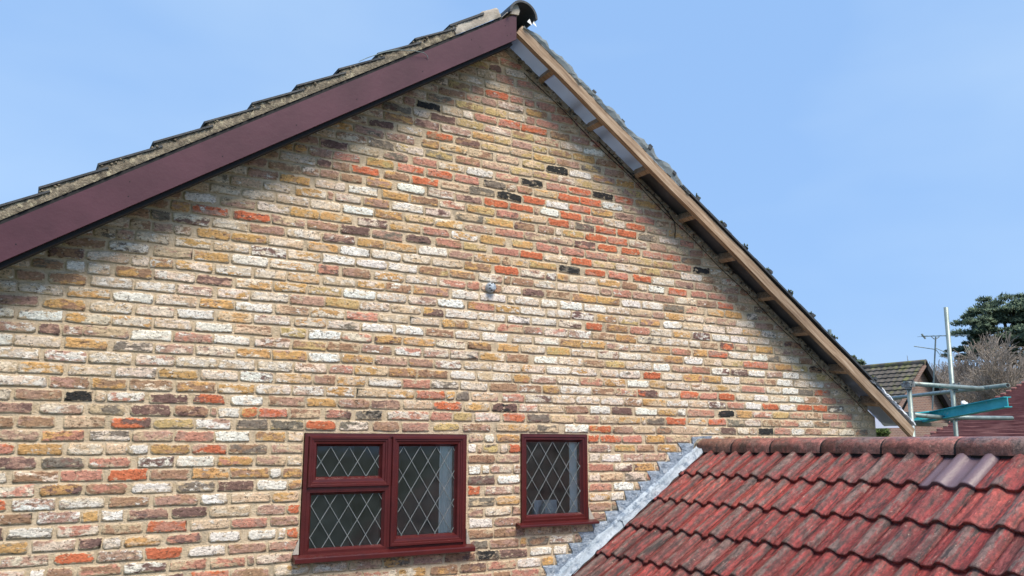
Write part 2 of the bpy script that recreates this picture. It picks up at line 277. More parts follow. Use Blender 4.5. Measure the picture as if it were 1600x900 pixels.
BRICKS = {
 -16:"3.199 3.426 S",
 -15:"1.799 2.045 M;2.056 2.297 SP;2.308 2.51 OP;2.546 2.755 BO;2.774 2.983 DB;2.995 3.234 SC;3.246 3.441 W;3.455 3.562 O",
 -14:"0.852 0.932 D;0.977 1.194 SR;1.207 1.439 MB;1.474 1.693 PO;1.718 1.947 P;1.957 2.18 CM;2.191 2.389 GO;2.412 2.636 M;2.654 2.894 BD;2.907 3.085 GK;3.097 3.322 D;3.35 3.541 W;3.563 3.679 W",
 -13:"-0.088 0.118 SP;0.144 0.212 W;0.224 0.357 B;0.376 0.597 BS;0.616 0.84 DW;0.861 1.064 CS;1.087 1.29 SC;1.356 1.576 MP;2.855 2.998 GD;3.011 3.253 BM;3.329 3.513 GB;3.523 3.739 PM",
 -12:"-0.001 0.226 MP;0.256 0.457 R;0.469 0.705 M;0.721 0.919 R;0.958 1.172 W;1.184 1.412 MB;1.431 1.633 MS;2.835 3.037 BC;3.05 3.309 BM;3.336 3.535 BC;3.549 3.725 BC;3.74 3.876 MC",
 -11:"-0.074 0.119 GO;0.141 0.352 MP;0.371 0.482 D;0.494 0.588 PW;0.604 0.798 CO;0.832 1.026 SD;1.063 1.252 W;1.3 1.467 W;1.542 1.635 R;2.84 3.036 W;3.05 3.309 MB",
 -10:"-0.161 -0.001 D;0.021 0.235 GW;0.253 0.466 SP;0.482 0.693 BC;0.718 0.935 SR;0.957 1.18 C;1.189 1.413 SM;1.432 1.631 BM;2.833 2.956 MC;2.97 3.185 C;3.894 4.105 BM",
 -9:"-0.074 0.128 B;0.15 0.36 MW;0.372 0.459 O;0.471 0.585 W;0.61 0.827 MD;0.849 1.044 D;1.062 1.301 CP;1.339 1.524 MP;1.534 1.632 R;2.832 3.049 G;3.062 3.281 OC;3.896 4.099 OP;4.115 4.235 W",
 -8:"-0.177 -0.001 SR;0.026 0.237 MW;0.251 0.482 PD;0.502 0.715 B;0.741 0.992 BM;1.006 1.16 WP;1.189 1.423 C;1.435 1.608 OC;2.831 2.929 R;2.968 3.198 MP;3.897 4.117 MS;4.141 4.344 W",
 -7:"-0.082 0.121 SP;0.152 0.358 OD;0.381 0.589 SB;0.619 0.842 W;0.864 1.08 G;1.099 1.316 DM;1.33 1.522 W;1.532 1.635 OB;2.83 3.048 GD;3.068 3.323 W;3.899 4 P;4.008 4.232 CB;4.256 4.464 GP",
 -6:"-0.155 -0.015 P;0.015 0.235 BP;0.246 0.457 S;0.49 0.695 R;0.712 0.927 BM;0.945 1.161 BO;1.17 1.406 OB;1.416 1.482 W;1.492 1.632 BO;2.829 2.927 W;2.947 3.004 W;3.016 3.198 MP;3.9 4.137 S;4.153 4.333 PD;4.349 4.569 DO",
 -5:"-0.075 0.122 MD;0.145 0.356 DG;0.385 0.598 S;0.637 0.835 DW;0.853 1.07 W;1.089 1.302 SO;1.322 1.505 MC;1.517 1.628 C;2.828 3.047 B;3.06 3.281 M;3.902 4.011 MP;4.027 4.22 W;4.236 4.452 MP;4.461 4.693 MC",
 -4:"-0.178 0.007 SR;0.026 0.24 O;0.264 0.452 C;0.464 0.575 C;0.587 0.687 W;0.7 0.922 BO;0.934 1.142 MR;1.154 1.387 GB;1.412 1.624 M;2.827 2.886 W;2.952 3.08 GY;3.094 3.161 P;3.172 3.338 R;3.903 4.125 M;4.157 4.371 YO;4.388 4.574 B;4.609 4.82 O",
 -3:"-0.067 0.119 M;0.131 0.343 OS;0.372 0.586 PG;0.595 0.82 M;0.832 1.055 MS;1.065 1.268 W;1.312 1.5 OB;2.832 2.949 M;2.961 3.046 W;3.06 3.281 BO;3.897 3.999 R;4.015 4.225 SR;4.241 4.441 SR;4.483 4.682 O;4.699 4.968 CM",
 -2:"-0.2 -0.011 BC;0.005 0.187 BM;0.235 0.444 BC;0.478 0.689 DR;0.711 0.933 CY;0.943 1.151 MW;1.19 1.379 G;1.399 1.617 GY;1.627 1.833 R;1.855 2.063 GP;2.092 2.286 MB;2.31 2.512 SM;2.549 2.747 YG;2.779 3.005 BM;3.059 3.338 CO;3.417 3.616 GC;3.676 3.898 W;3.909 4.129 RO;4.145 4.351 BM;4.362 4.589 C;4.773 5.083 C;5.329 5.524 DG;5.796 5.998 K;6.01 6.23 MS;6.242 6.423 PW;6.434 6.658 MB;6.667 6.901 C;6.91 7.142 PC;7.155 7.355 GB;7.368 7.475 C",
 -1:"-0.12 0.07 DM;0.109 0.325 PM;0.351 0.544 GC;0.574 0.799 D;0.818 1.012 DB;1.074 1.202 W;1.214 1.308 RO;1.32 1.503 SR;1.518 1.72 BC;1.753 1.935 SD;1.964 2.154 GK;2.195 2.514 PS;2.525 2.691 S;2.703 2.857 Y;2.877 3.093 PS;3.114 3.31 RS;3.327 3.532 DG;3.544 3.758 CY;3.77 4.005 CM;4.015 4.188 CP;4.196 4.429 CO;4.497 4.692 G;4.709 4.93 R;4.957 5.165 OP;5.19 5.401 SR;5.421 5.629 G;5.639 5.848 PM;5.86 6.089 BC;6.099 6.336 CS;6.348 6.556 P;6.568 6.784 BG;6.794 7.012 CM;7.024 7.121 S;7.134 7.254 C;7.264 7.46 C",
 0:"-0.223 -0.041 PG;-0.018 0.213 BM;0.225 0.368 K;0.377 0.435 C;0.444 0.646 SW;0.673 0.89 D;0.918 1.108 RD;1.142 1.34 W;1.381 1.61 BM;1.626 1.826 O;1.843 2.061 MB;2.073 2.288 DM;2.312 2.534 P;2.546 2.771 MR;2.79 3.004 OC;3.024 3.244 KD;3.256 3.424 PS;3.436 3.666 C;3.675 3.901 BM;3.917 4.117 W;4.133 4.347 DG;4.372 4.609 W;4.618 4.834 OC;4.843 4.933 GW;4.946 5.27 MS;5.318 5.504 K;5.534 5.735 O;5.746 5.985 SP;6.001 6.213 YO;6.224 6.445 CS;6.454 6.668 CB;6.687 6.908 S;6.917 7.124 MS;7.136 7.292 C",
 1:"-0.105 0.126 P;0.142 0.345 MB;0.358 0.544 BO;0.556 0.797 PB;0.816 1.049 OB;1.064 1.284 OP;1.296 1.521 P;1.532 1.743 PM;1.755 1.955 PO;1.967 2.181 C;2.193 2.395 OC;2.408 2.633 RS;2.646 2.711 O;2.724 2.829 G;2.849 3.072 CM;3.113 3.3 MS;3.312 3.551 PD;3.559 3.778 P;3.786 4.014 P;4.025 4.258 P;4.266 4.451 PB;4.46 4.712 CO;4.724 4.965 P;4.974 5.193 C;5.202 5.411 DW;5.43 5.64 S;5.649 5.855 W;5.871 6.087 R;6.097 6.323 W;6.335 6.552 R;6.565 6.763 R;6.776 7.012 PG;7.022 7.216 P",
 2:"-0.238 -0.025 P;-0.017 0.207 OP;0.232 0.456 P;0.478 0.698 PG;0.71 0.939 O;0.954 1.176 P;1.188 1.4 DW;1.412 1.656 OC;1.667 1.814 BM;1.826 2.024 CO;2.047 2.292 P;2.304 2.511 S;2.524 2.742 PG;2.755 2.982 P;3.003 3.24 BM;3.252 3.463 PB;3.478 3.624 OB;3.636 3.936 P;3.944 4.169 CB;4.177 4.403 CS;4.42 4.628 DR;4.636 4.863 P;4.872 5.086 RS;5.098 5.309 S;5.327 5.524 R;5.544 5.757 C;5.771 5.955 W;5.986 6.224 P;6.236 6.438 W;6.446 6.68 BP;6.696 6.906 SM;6.918 7.187 M",
 3:"-0.121 0.079 P;0.104 0.314 MW;0.332 0.557 P;0.58 0.799 PM;0.809 1.045 P;1.057 1.281 P;1.297 1.518 P;1.534 1.75 PB;1.767 1.938 MS;1.95 2.185 OC;2.197 2.404 BO;2.416 2.65 BO;2.67 2.88 W;2.9 3.191 P;3.203 3.354 SO;3.364 3.597 MP;3.605 3.819 CP;3.827 4.05 CS;4.062 4.287 OP;4.304 4.526 W;4.543 4.716 CO;4.728 4.991 P;5.01 5.236 BP;5.246 5.47 CO;5.609 5.923 S;5.935 6.134 C;6.146 6.364 W;6.376 6.583 G;6.594 6.821 MR;6.832 7.061 C",
 4:"-0.256 -0.061 W;-0.052 0.176 CP;0.194 0.417 OB;0.453 0.671 PG;0.681 0.902 PM;0.914 1.151 MP;1.162 1.378 PO;1.39 1.61 MO;1.622 1.841 W;1.853 2.076 O;2.094 2.334 CM;2.346 2.537 OM;2.549 2.766 PM;2.786 3.015 C;3.029 3.269 P;3.281 3.494 OP;3.508 3.735 W;3.743 3.995 PO;4.035 4.215 P;4.223 4.442 PG;4.477 4.662 R;4.674 4.903 P;4.921 5.146 SO;5.155 5.368 O;5.38 5.595 W;5.614 5.908 CM;5.92 6.07 BC;6.082 6.298 W;6.313 6.524 P;6.536 6.735 P;6.746 6.997 MS",
 5:"-0.151 0.045 MC;0.062 0.169 DM;0.182 0.28 M;0.289 0.531 CM;0.542 0.765 W;0.78 1.009 MS;1.02 1.241 W;1.268 1.494 PB;1.516 1.737 YB;1.749 1.978 BC;1.99 2.21 MB;2.241 2.437 SW;2.462 2.66 PM;2.673 2.905 MP;2.919 3.13 OP;3.142 3.34 B;3.394 3.614 W;3.622 3.852 P;3.863 4.073 CB;4.085 4.284 YO;4.292 4.567 P;4.584 4.771 W;4.797 5.009 MC;5.017 5.236 SB;5.254 5.474 WD;5.493 5.702 DP;5.711 5.931 W;5.951 6.16 PM;6.17 6.394 W;6.405 6.626 P;6.637 6.884 CY",
 6:"-0.284 -0.067 P;-0.047 0.174 W;0.189 0.422 OP;0.432 0.65 PO;0.661 0.881 P;0.905 1.127 W;1.138 1.375 CB;1.428 1.597 YP;1.614 1.835 W;1.847 2.065 PS;2.083 2.29 OD;2.302 2.543 CO;2.556 2.79 PM;2.811 3.014 BO;3.07 3.253 O;3.275 3.495 P;3.509 3.73 YO;3.745 3.982 P;4.006 4.211 MP;4.219 4.457 W;4.468 4.693 P;4.707 4.92 O;4.938 5.154 W;5.172 5.386 P;5.395 5.646 YC;5.655 5.979 SR;6.063 6.291 O;6.303 6.519 CY;6.536 6.72 KB",
 7:"-0.173 0.043 BM;0.068 0.288 OB;0.306 0.537 P;0.556 0.772 MP;0.792 1.009 PW;1.03 1.242 OC;1.254 1.491 PM;1.519 1.734 OP;1.746 1.969 PG;1.987 2.218 W;2.236 2.452 W;2.472 2.701 CB;2.712 2.911 P;2.931 3.154 W;3.196 3.377 P;3.391 3.624 W;3.638 3.84 BO;3.848 4.081 OY;4.097 4.322 M;4.339 4.555 P;4.563 4.783 BO;4.795 5.016 BS;5.044 5.216 O;5.225 5.46 MR;5.469 5.754 P;5.774 5.973 W;5.985 6.135 G;6.145 6.403 PC;6.415 6.595 B",
 8:"-0.283 -0.074 PC;-0.062 0.162 P;0.184 0.409 OP;0.424 0.648 W;0.658 0.898 CP;0.919 1.122 O;1.134 1.367 W;1.389 1.617 CB;1.629 1.857 OP;1.869 2.101 SP;2.114 2.332 CP;2.345 2.578 P;2.598 2.809 O;2.822 3.048 P;3.062 3.291 SC;3.303 3.473 MS;3.488 3.715 PS;3.726 3.945 MW;3.953 4.182 BC;4.19 4.41 BO;4.423 4.682 PG;4.69 4.992 P;5.142 5.346 CB;5.375 5.551 RD;5.832 6.056 O;6.322 6.527 M",
 9:"-0.081 0.06 B;0.077 0.278 OB;0.301 0.525 PC;0.536 0.766 P;0.776 0.989 PM;1.02 1.218 OP;1.23 1.473 P;1.485 1.716 MB;1.728 1.957 YO;1.97 2.189 P;2.201 2.43 PC;2.449 2.609 OD;2.623 2.889 P;2.902 3.139 P;3.153 3.355 WG;3.377 3.602 P;3.625 3.851 DP;3.89 4.052 BR;4.093 4.327 BO;4.344 4.561 MS;4.574 4.807 P;4.82 5.024 OC;5.042 5.253 WD;5.282 5.494 W;5.509 5.734 W;5.743 6.019 P;6.213 6.449 DB",
 10:"-0.01 0.151 GB;0.273 0.396 PC;0.424 0.627 OB;0.638 0.878 PM;0.889 1.103 MD;1.129 1.358 OP;1.6 1.833 CY;1.846 2.078 W;2.091 2.315 P;2.328 2.549 MP;2.563 2.78 W;2.807 3.04 SO;3.054 3.258 O;3.27 3.497 P;3.512 3.742 P;3.757 3.972 WD;4.005 4.203 OB;4.228 4.433 YP;4.458 4.679 OM;4.714 4.925 W;4.934 5.171 C;5.179 5.445 P;5.454 5.657 P;5.666 5.896 CO;5.916 6.111 PG",
 11:"0.063 0.252 BD;0.264 0.495 PC;0.505 0.603 PC;0.613 0.741 O;0.761 0.979 OP;0.996 1.224 PO;1.241 1.449 P;1.461 1.678 OC;1.696 1.929 PC;2.364 2.652 MO;2.679 2.901 W;2.915 3.138 W;3.224 3.445 P;3.46 3.611 W;3.642 3.862 W;3.874 4.097 W",
 12:"0.14 0.357 BM;0.376 0.596 PG;0.626 0.854 MC;0.866 1.073 O;1.094 1.323 W;1.335 1.646 PO;1.659 1.81 SD;1.833 2.037 MB;2.068 2.286 O;2.306 2.553 C;2.566 2.789 SP;2.8 2.914 SM;3.283 3.49 D;3.513 3.742 BC;3.754 4 BO;4.008 4.241 O;4.265 4.472 W;4.484 4.712 P;4.73 4.961 BG;4.978 5.198 SC;5.236 5.444 CO;5.453 5.668 O;5.729 5.866 GP",
 13:"0.292 0.404 CG;0.413 0.51 MC;0.52 0.706 P;0.741 0.959 OP;0.976 1.195 P;1.211 1.441 PD;1.453 1.671 OP;1.689 1.92 W;1.932 2.155 W;2.168 2.391 W;2.41 2.643 YB;2.663 2.872 OB;2.899 3.109 PM;3.195 3.386 B;3.401 3.601 P;4.175 4.371 S;5.115 5.35 BM;5.369 5.56 SR;5.59 5.808 BC;5.828 6.109 BG",
 14:"0.614 0.721 CM;0.733 0.838 BP;0.868 1.073 BO;1.084 1.312 O;1.324 1.55 CP;1.58 1.8 CO;1.812 2.03 W;2.041 2.263 W;2.276 2.497 P;2.511 2.762 PC;2.776 3.01 BO;3.038 3.258 R;3.27 3.496 MP;3.508 3.606 WD;3.614 3.722 OB;3.734 4.004 PC;4.016 4.254 PO;4.557 4.737 KW;4.782 4.996 RS;5.052 5.236 S;5.255 5.474 SM;5.493 5.626 B",
 15:"0.72 0.939 PD;0.96 1.178 P;1.19 1.422 BM;1.44 1.669 P;1.681 1.916 MD;1.929 2.131 O;2.139 2.38 OC;2.4 2.633 W;2.647 2.843 MC;2.857 3.094 OC;3.195 3.34 OC;3.352 3.607 YO;3.635 3.843 GK;3.891 4.099 RS;4.129 4.336 RS;4.393 4.591 SR;4.604 4.851 P;4.864 5.086 DM",
 16:"0.828 1.053 MR;1.085 1.321 DR;1.333 1.554 CM;1.572 1.791 MB;1.804 2.026 D;2.045 2.271 GM;2.297 2.501 KD;2.534 2.753 SB;2.767 2.966 Y;3.016 3.253 S;3.268 3.477 R;3.492 3.725 CP;3.748 3.961 R;3.97 4.204 YC;4.215 4.457 PC;4.47 4.692 BY;4.704 4.929 MB;4.937 5.187 PW;5.195 5.414 BC",
 17:"0.77 0.977 W;1 1.218 CM;1.23 1.44 P;1.453 1.65 CO;1.658 1.892 OC;1.929 2.151 DP;2.17 2.408 OC;2.428 2.644 S;2.665 2.889 WO;2.91 3.137 YO;3.195 3.387 YO;3.417 3.637 S;3.66 3.886 MS;3.898 4.124 SM;4.136 4.348 MC;4.36 4.607 YC;4.619 4.845 BY;4.853 5.065 S;5.083 5.283 K;5.293 5.54 C",
 18:"1.131 1.344 P;1.357 1.574 PC;1.587 1.801 CP;1.82 2.038 W;2.052 2.266 O;2.286 2.517 YC;2.531 2.757 OP;2.771 3.022 CM;3.036 3.296 S;3.307 3.527 CM;3.542 3.772 MC;3.79 4.002 SD;4.026 4.237 R;4.275 4.476 R;4.505 4.726 S;4.734 4.946 SR;4.954 5.185 BG;5.194 5.444 C",
 19:"1.262 1.449 P;1.478 1.694 PO;1.759 1.95 MP;1.962 2.164 MO;2.178 2.43 WP;2.444 2.655 DP;2.696 2.936 CG;2.951 3.204 YO;3.216 3.407 DB;3.433 3.59 BM;3.672 3.889 YO;3.904 4.124 R;4.133 4.342 RS;4.359 4.554 PM;4.589 4.777 BM;4.786 5.035 CM",
 20:"1.37 1.578 BO;1.608 1.83 P;1.855 2.07 W;2.101 2.313 O;2.333 2.547 BO;2.567 2.776 SP;2.79 3.035 YO;3.05 3.253 SD;3.268 3.516 OC;3.527 3.737 R;3.801 3.989 DG;4.004 4.219 RS;4.237 4.441 R;4.463 4.674 G;4.697 4.925 CP",
 21:"1.788 1.946 B;1.983 2.179 MO;2.217 2.44 W;2.46 2.686 PM;2.7 2.921 DM;2.942 3.156 R;3.168 3.388 R;3.457 3.635 W;3.65 3.862 R;3.883 4.094 SM;4.103 4.321 CP;4.329 4.545 RS;4.564 4.788 CM;4.805 5.024 CO",
 22:"1.363 1.605 P;1.617 1.717 MD;1.729 1.859 B;1.873 2.077 R;2.115 2.315 BO;2.336 2.55 R;2.571 2.808 BC;2.816 3.034 G;3.056 3.283 K;3.291 3.503 R;3.511 3.731 W;3.744 3.957 RS;3.968 4.194 OB;4.21 4.423 DM;4.442 4.653 S;4.931 5.018 S",
 23:"1.557 1.721 M;1.729 1.928 S;1.978 2.186 YO;2.212 2.43 RS;2.45 2.663 RS;2.684 2.898 S;2.934 3.135 KG;3.239 3.381 SB;3.404 3.622 CO;3.633 3.845 R;3.853 4.072 R;4.08 4.297 PW;4.31 4.521 MC",
 24:"1.633 1.83 DM;1.843 2.071 CP;2.11 2.298 GM;2.338 2.534 S;2.548 2.765 OP;2.786 3.019 W;3.041 3.253 SC;3.276 3.481 K;3.52 3.725 S;3.741 3.962 SR;3.978 4.198 K;4.214 4.416 SR;4.441 4.724 BO",
 25:"1.984 2.188 G;2.196 2.426 YP;2.44 2.667 YG;2.688 2.904 BS;2.918 3.166 MC;3.177 3.38 YC;3.391 3.628 YM;3.638 3.799 MP;3.815 4.089 YC",
 26:"2.117 2.346 M;2.405 2.551 OB;2.565 2.79 OC;2.805 3.018 CB;3.047 3.253 MC;3.291 3.498 CY;3.521 3.734 K;3.746 3.973 W;3.981 4.22 OM;4.236 4.43 O",
 27:"1.979 2.177 D;2.204 2.409 C;2.443 2.664 BR;2.686 2.902 DB;2.917 3.166 Y;3.177 3.38 Y;3.392 3.608 YO;3.866 4.076 YG;4.109 4.326 MB",
 28:"2.343 2.548 DM;2.56 2.816 MP;2.831 3.031 BO;3.039 3.179 Y;3.39 3.522 Y;3.546 3.77 BY;3.791 4.01 OY;4.258 4.382 S",
 29:"2.087 2.315 GD;2.473 2.684 D;2.695 2.929 Y;3.193 3.4 BY;3.412 3.642 SC;3.894 4.122 W",
 30:"2.358 2.558 K;2.851 3.052 BS;3.067 3.269 SR;3.284 3.524 SR;3.563 3.756 BO",
 31:"2.943 3.141 Y;3.422 3.644 S",
 32:"3.059 3.299 MP;3.322 3.533 BO;3.564 3.791 S",
 33:"2.942 3.161 SR;3.172 3.299 S;3.315 3.408 SM",
 34:"2.713 2.926 CP",
 35:"2.868 3.03 C;3.041 3.208 MS;3.238 3.455 SM",
 36:"2.983 3.094 D;3.125 3.331 P",
}
# ------------------------------------------------------------------ main house
WL = lambda x: 4.966-.6626*x                 # sloping top edge of the wall, right of the apex
AX = 3.078                                    # apex
def walltop(x): return WL(x) if x > AX else WL(2*AX-x)
WX0, WX1 = 2*AX-7.49, 7.49
GZ = -5.3
BIG = (1.620, 2.812, -.985, -.200)            # window openings x0 x1 z0 z1
SML = (3.270, 3.882, -.845, -.192)
house = thing('brick_house', 'large gabled house of pale reclaimed bricks and half stripped right verge', 'house')
def wall_core():
    mb = MB(); y0, y1 = 0., .26
    xs = [WX0, BIG[0], BIG[1], AX, SML[0], SML[1], WX1]
    def col(a, b, zb, zt0, zt1): mb.prism([(a, zb), (b, zb), (b, zt1), (a, zt0)], y0, y1)
    for a, b in zip(xs, xs[1:]):
        if (a, b) in ((BIG[0], BIG[1]), (SML[0], SML[1])):
            w = BIG if a == BIG[0] else SML
            col(a, b, GZ, w[2], w[2]); col(a, b, w[3], walltop(a), walltop(b))
        else: col(a, b, GZ, walltop(a), walltop(b))
    # side and back walls
    mb.box((WX1-.26, .2602, GZ), (WX1, 7.74, walltop(WX1)-.02)); mb.box((WX0, .2602, GZ), (WX0+.26, 7.74, walltop(WX0)-.02))
    mb.prism([(WX0, GZ), (WX1, GZ), (WX1, walltop(WX1)), (AX, walltop(AX)), (WX0, walltop(WX0))], 7.742, 8.)
    return mb.build('wall', M['mortar'], house, kind='')
wall = wall_core(); del wall['kind']
PAL = dict(W=(.86,.80,.71), P=(.76,.64,.51), C=(.64,.475,.315), B=(.38,.23,.145), D=(.20,.122,.104), K=(.032,.032,.032), G=(.23,.195,.155),
           R=(.60,.175,.085), S=(.56,.265,.19), M=(.46,.285,.215), O=(.60,.355,.145), Y=(.56,.41,.19))
#      second colour, how much of it, how much lime residue
SEC = dict(W=('P',.42,.30), P=('C',.47,.44), C=('P',.46,.40), B=('M',.45,.37), D=('M',.40,.33), K=('D',.33,.0), G=('C',.44,.36),
           R=('S',.36,.20), S=('M',.42,.37), M=('C',.45,.40), O=('B',.45,.38), Y=('C',.46,.36))
def jit(c, a=.10):
    k = 1+rnd(-a, a); return tuple(max(.01, min(.85, v*k*(1+rnd(-.025, .025)))) for v in c)
def brick_attr(t):
    b = t[0]; s, amt, wh = SEC[b]
    if len(t) > 1: s = t[1]; amt = .50; wh -= .03
    if s == 'W': wh = max(wh, .45)
    amt += rnd(-.04, .04); wh += rnd(-.05, .05)
    if b in 'KR' and len(t) == 1: wh = rnd(.1, .26)
    return (*jit(PAL[b]), amt), (*jit(PAL[s]), wh)
def brick_geo(mb, x0, x1, zc, t, proud=None, hh=None):
    """tumbled brick: irregular 12 point outline, worn arris, pillowed face"""
    x0 -= .0025; x1 += .0025
    h = hh or rnd(.0308, .0348); proud = proud or rnd(.0035, .0075); w = x1-x0
    tilt = rnd(-.0018, .0018); r = min(.011, w*.2)*rnd(.3, 1.4)
    P = []
    for fx, sx, fz in ((0,0,-1),(0,1,-1),(.5,0,-1),(1,-1,-1),(1,0,-1),(1,0,1),(1,-1,1),(.5,0,1),(0,1,1),(0,0,1)):
        corner = sx == 0 and fx in (0, 1)
        x = x0+fx*w+sx*r; z = zc+fz*(h-(r*.8 if corner else 0))+tilt*(2*fx-1)
        P.append([x+rnd(-.0045, .0045)+(rnd(-.2, .2)*w if fx == .5 else 0), z+rnd(-.0032, .0026)])
    for q in P:
        q[1] = min(q[1], walltop(q[0])-.004); q[0] = min(q[0], WX1-.006)
    cx = sum(q[0] for q in P)/10; cz = sum(q[1] for q in P)/10
    def inn(q, ins):
        dx, dz = q[0]-cx, q[1]-cz; sx = max(.2, 1-ins/max(abs(dx), .01)); sz = max(.2, 1-ins*1.0/max(abs(dz), .01))
        return cx+dx*sx, cz+dz*sz
    I = [inn(q, .0012) for q in P]; J = [inn(q, .013) for q in P]
    vs = [(q[0], .006, q[1]) for q in P]+[(q[0], -proud*.8+rnd(-.0012, .0012), q[1]) for q in I]+[(q[0], -proud+rnd(-.002, .002), q[1]) for q in J]
    fs = [(a*10+i, a*10+(i+1) % 10, a*10+10+(i+1) % 10, a*10+10+i) for a in (0, 1) for i in range(10)]
    fs += [(20, 21, 22, 27, 28, 29), (22, 23, 24, 25, 26, 27)]
    c1, c2 = brick_attr(t)
    if .05 < zc < 1.02 and t[0] in 'PCMO' and x0 < 5: c2 = (*c2[:3], c2[3]+.035)
    mb.add(vs, fs, c1=c1, c2=c2, seed=rnd(0, 50), rim=[1.]*20+[0.]*10)
def default_type(x, k):
    z = k*.075
    if z < -.25: ch = 'MMBBDSPOCWG'
    elif k < 1: ch = 'MBCCOPPGS'
    elif k < 13: ch = 'PPPCCMOWWBO' if x < 5.3 else 'PPWCCMOPCB'
    elif x < 2.6: ch = 'PPCMMBOGCB'
    else: ch = 'CCBMYSOCBM'
    a = random.choice(ch); return a+random.choice('PCMB')
PITCH = .2335
def blocked(k, a, b):
    z = k*.075
    for w in (BIG, SML):
        if w[2]-.03 < z < w[3]+.028:
            if a < w[1]+.004 and b > w[0]-.004: return w
    return None
allb = []
def fill(k, a, b):
    """default bricks in the free stretch a..b"""
    g = b-a
    if g < .045: return []
    n = max(1, round((g)/PITCH)); L_ = []
    ws = [random.choice((1, 1, 1, 1, .55))*rnd(.96, 1.04) for _ in range(n)] if n > 2 else [1]*n
    s = sum(ws)
    if g/s > .255: ws.append(.6); s = sum(ws)
    x = a
    for w in ws:
        w = w/s*g; L_.append((x+.004, x+w-.006, default_type(x, k))); x += w
    return L_
for k in range(-24, 39):
    z = k*.075
    xr = min(WX1-.02, (4.966-z)/.6626-.02); xl = max(WX0+.02, 2*AX-(4.966-z)/.6626+.02)
    anc = []
    for e in BRICKS.get(k, '').split(';'):
        if e:
            a, b, t = e.split(); anc.append((float(a), float(b), t))
    row = []; x = xl
    for a, b, t in anc:
        if a > xr: continue
        if a-x > .02: row += fill(k, x, a-.006)
        row.append((a, b, t)); x = b+.010
    if xr-x > .02: row += fill(k, x, xr)
    for a, b, t in row:
        a = max(a, xl-.03); b = min(b, xr+.02)
        for w in (BIG, SML):
            if w[2]-.03 < z < w[3]+.028:
                if a < w[0] < b: b = min(b, w[0]-.006) if (w[0]-a) > .5*(b-a) or b < w[1] else b
                elif a < w[1] < b: a = max(a, w[1]+.006)
                if a >= w[0]-.005 and b <= w[1]+.005: b = a
        if b-a < .035: continue
        allb.append((k, a, b, t))
def in_view(k, a, b):
    z = k*.075; v = Vector(((a+b)/2, 0, z))-Vector((0, -5.3591, -.27296)); d = v.dot(fw)
    px, py = 800+F_PX*v.dot(r2)/d, 450-F_PX*v.dot(u2)/d
    return (20 < px < 1600 and 0 < py < 890), (b-a)/d**2
cand = sorted((i for i, (k, a, b, t) in enumerate(allb) if in_view(k, a, b)[0]), key=lambda i: -in_view(*allb[i][:3])[1])
single = set(cand[:300])
rest = MB()
for i, (k, a, b, t) in enumerate(allb):
    zc = k*.075+rnd(-.0015, .0015)
    if i in single:
        mb = MB(); brick_geo(mb, a, b, zc, t); mb.build('brick', M['brick'], wall, smooth=True)
    else: brick_geo(rest, a, b, zc, t)
rest.build('brickwork', M['brick'], wall, smooth=True, kind='stuff')
# rough mortar and broken brick along the sloping top of the wall
rub = MB()
x = AX+.1
while x < 7.35:
    for j in range(1):
        s = rnd(.010, .028); cx = x+rnd(0, .03); cz = walltop(cx)+rnd(-.006, .026); cy = -rnd(.0, .012)
        vs = []; 
        for i in range(8):
            a = i/8*6.283; vs.append((cx+math.cos(a)*s*rnd(.7, 1.2), cy-rnd(.004, .012), cz+math.sin(a)*s*rnd(.5, .9)))
        vs2 = [(q[0], .03, q[2]) for q in vs]
        rub.add(vs+vs2+[(cx, cy-rnd(.014, .03), cz)], [(i, (i+1) % 8, 16) for i in range(8)]+[(i+8, (i+1) % 8+8, (i+1) % 8, i) for i in range(8)])
    x += rnd(.016, .05)
rub.build('rough_mortar', M['old_mortar'], wall, smooth=False, kind='stuff')
top = MB()
xs = [AX+i*.05 for i in range(int((7.42-AX)/.05)+1)]
pl = [(x_, walltop(x_)-.016+rnd(-.012, .012)) for x_ in xs]; pu = [(x_, walltop(x_)+.045) for x_ in xs]
for (a, b, c_, d_) in zip(pl, pl[1:], pu[1:], pu): top.prism([a, b, c_, d_], -.006-rnd(0, .006), .03)
top.build('verge_mortar', M['old_mortar'], wall)
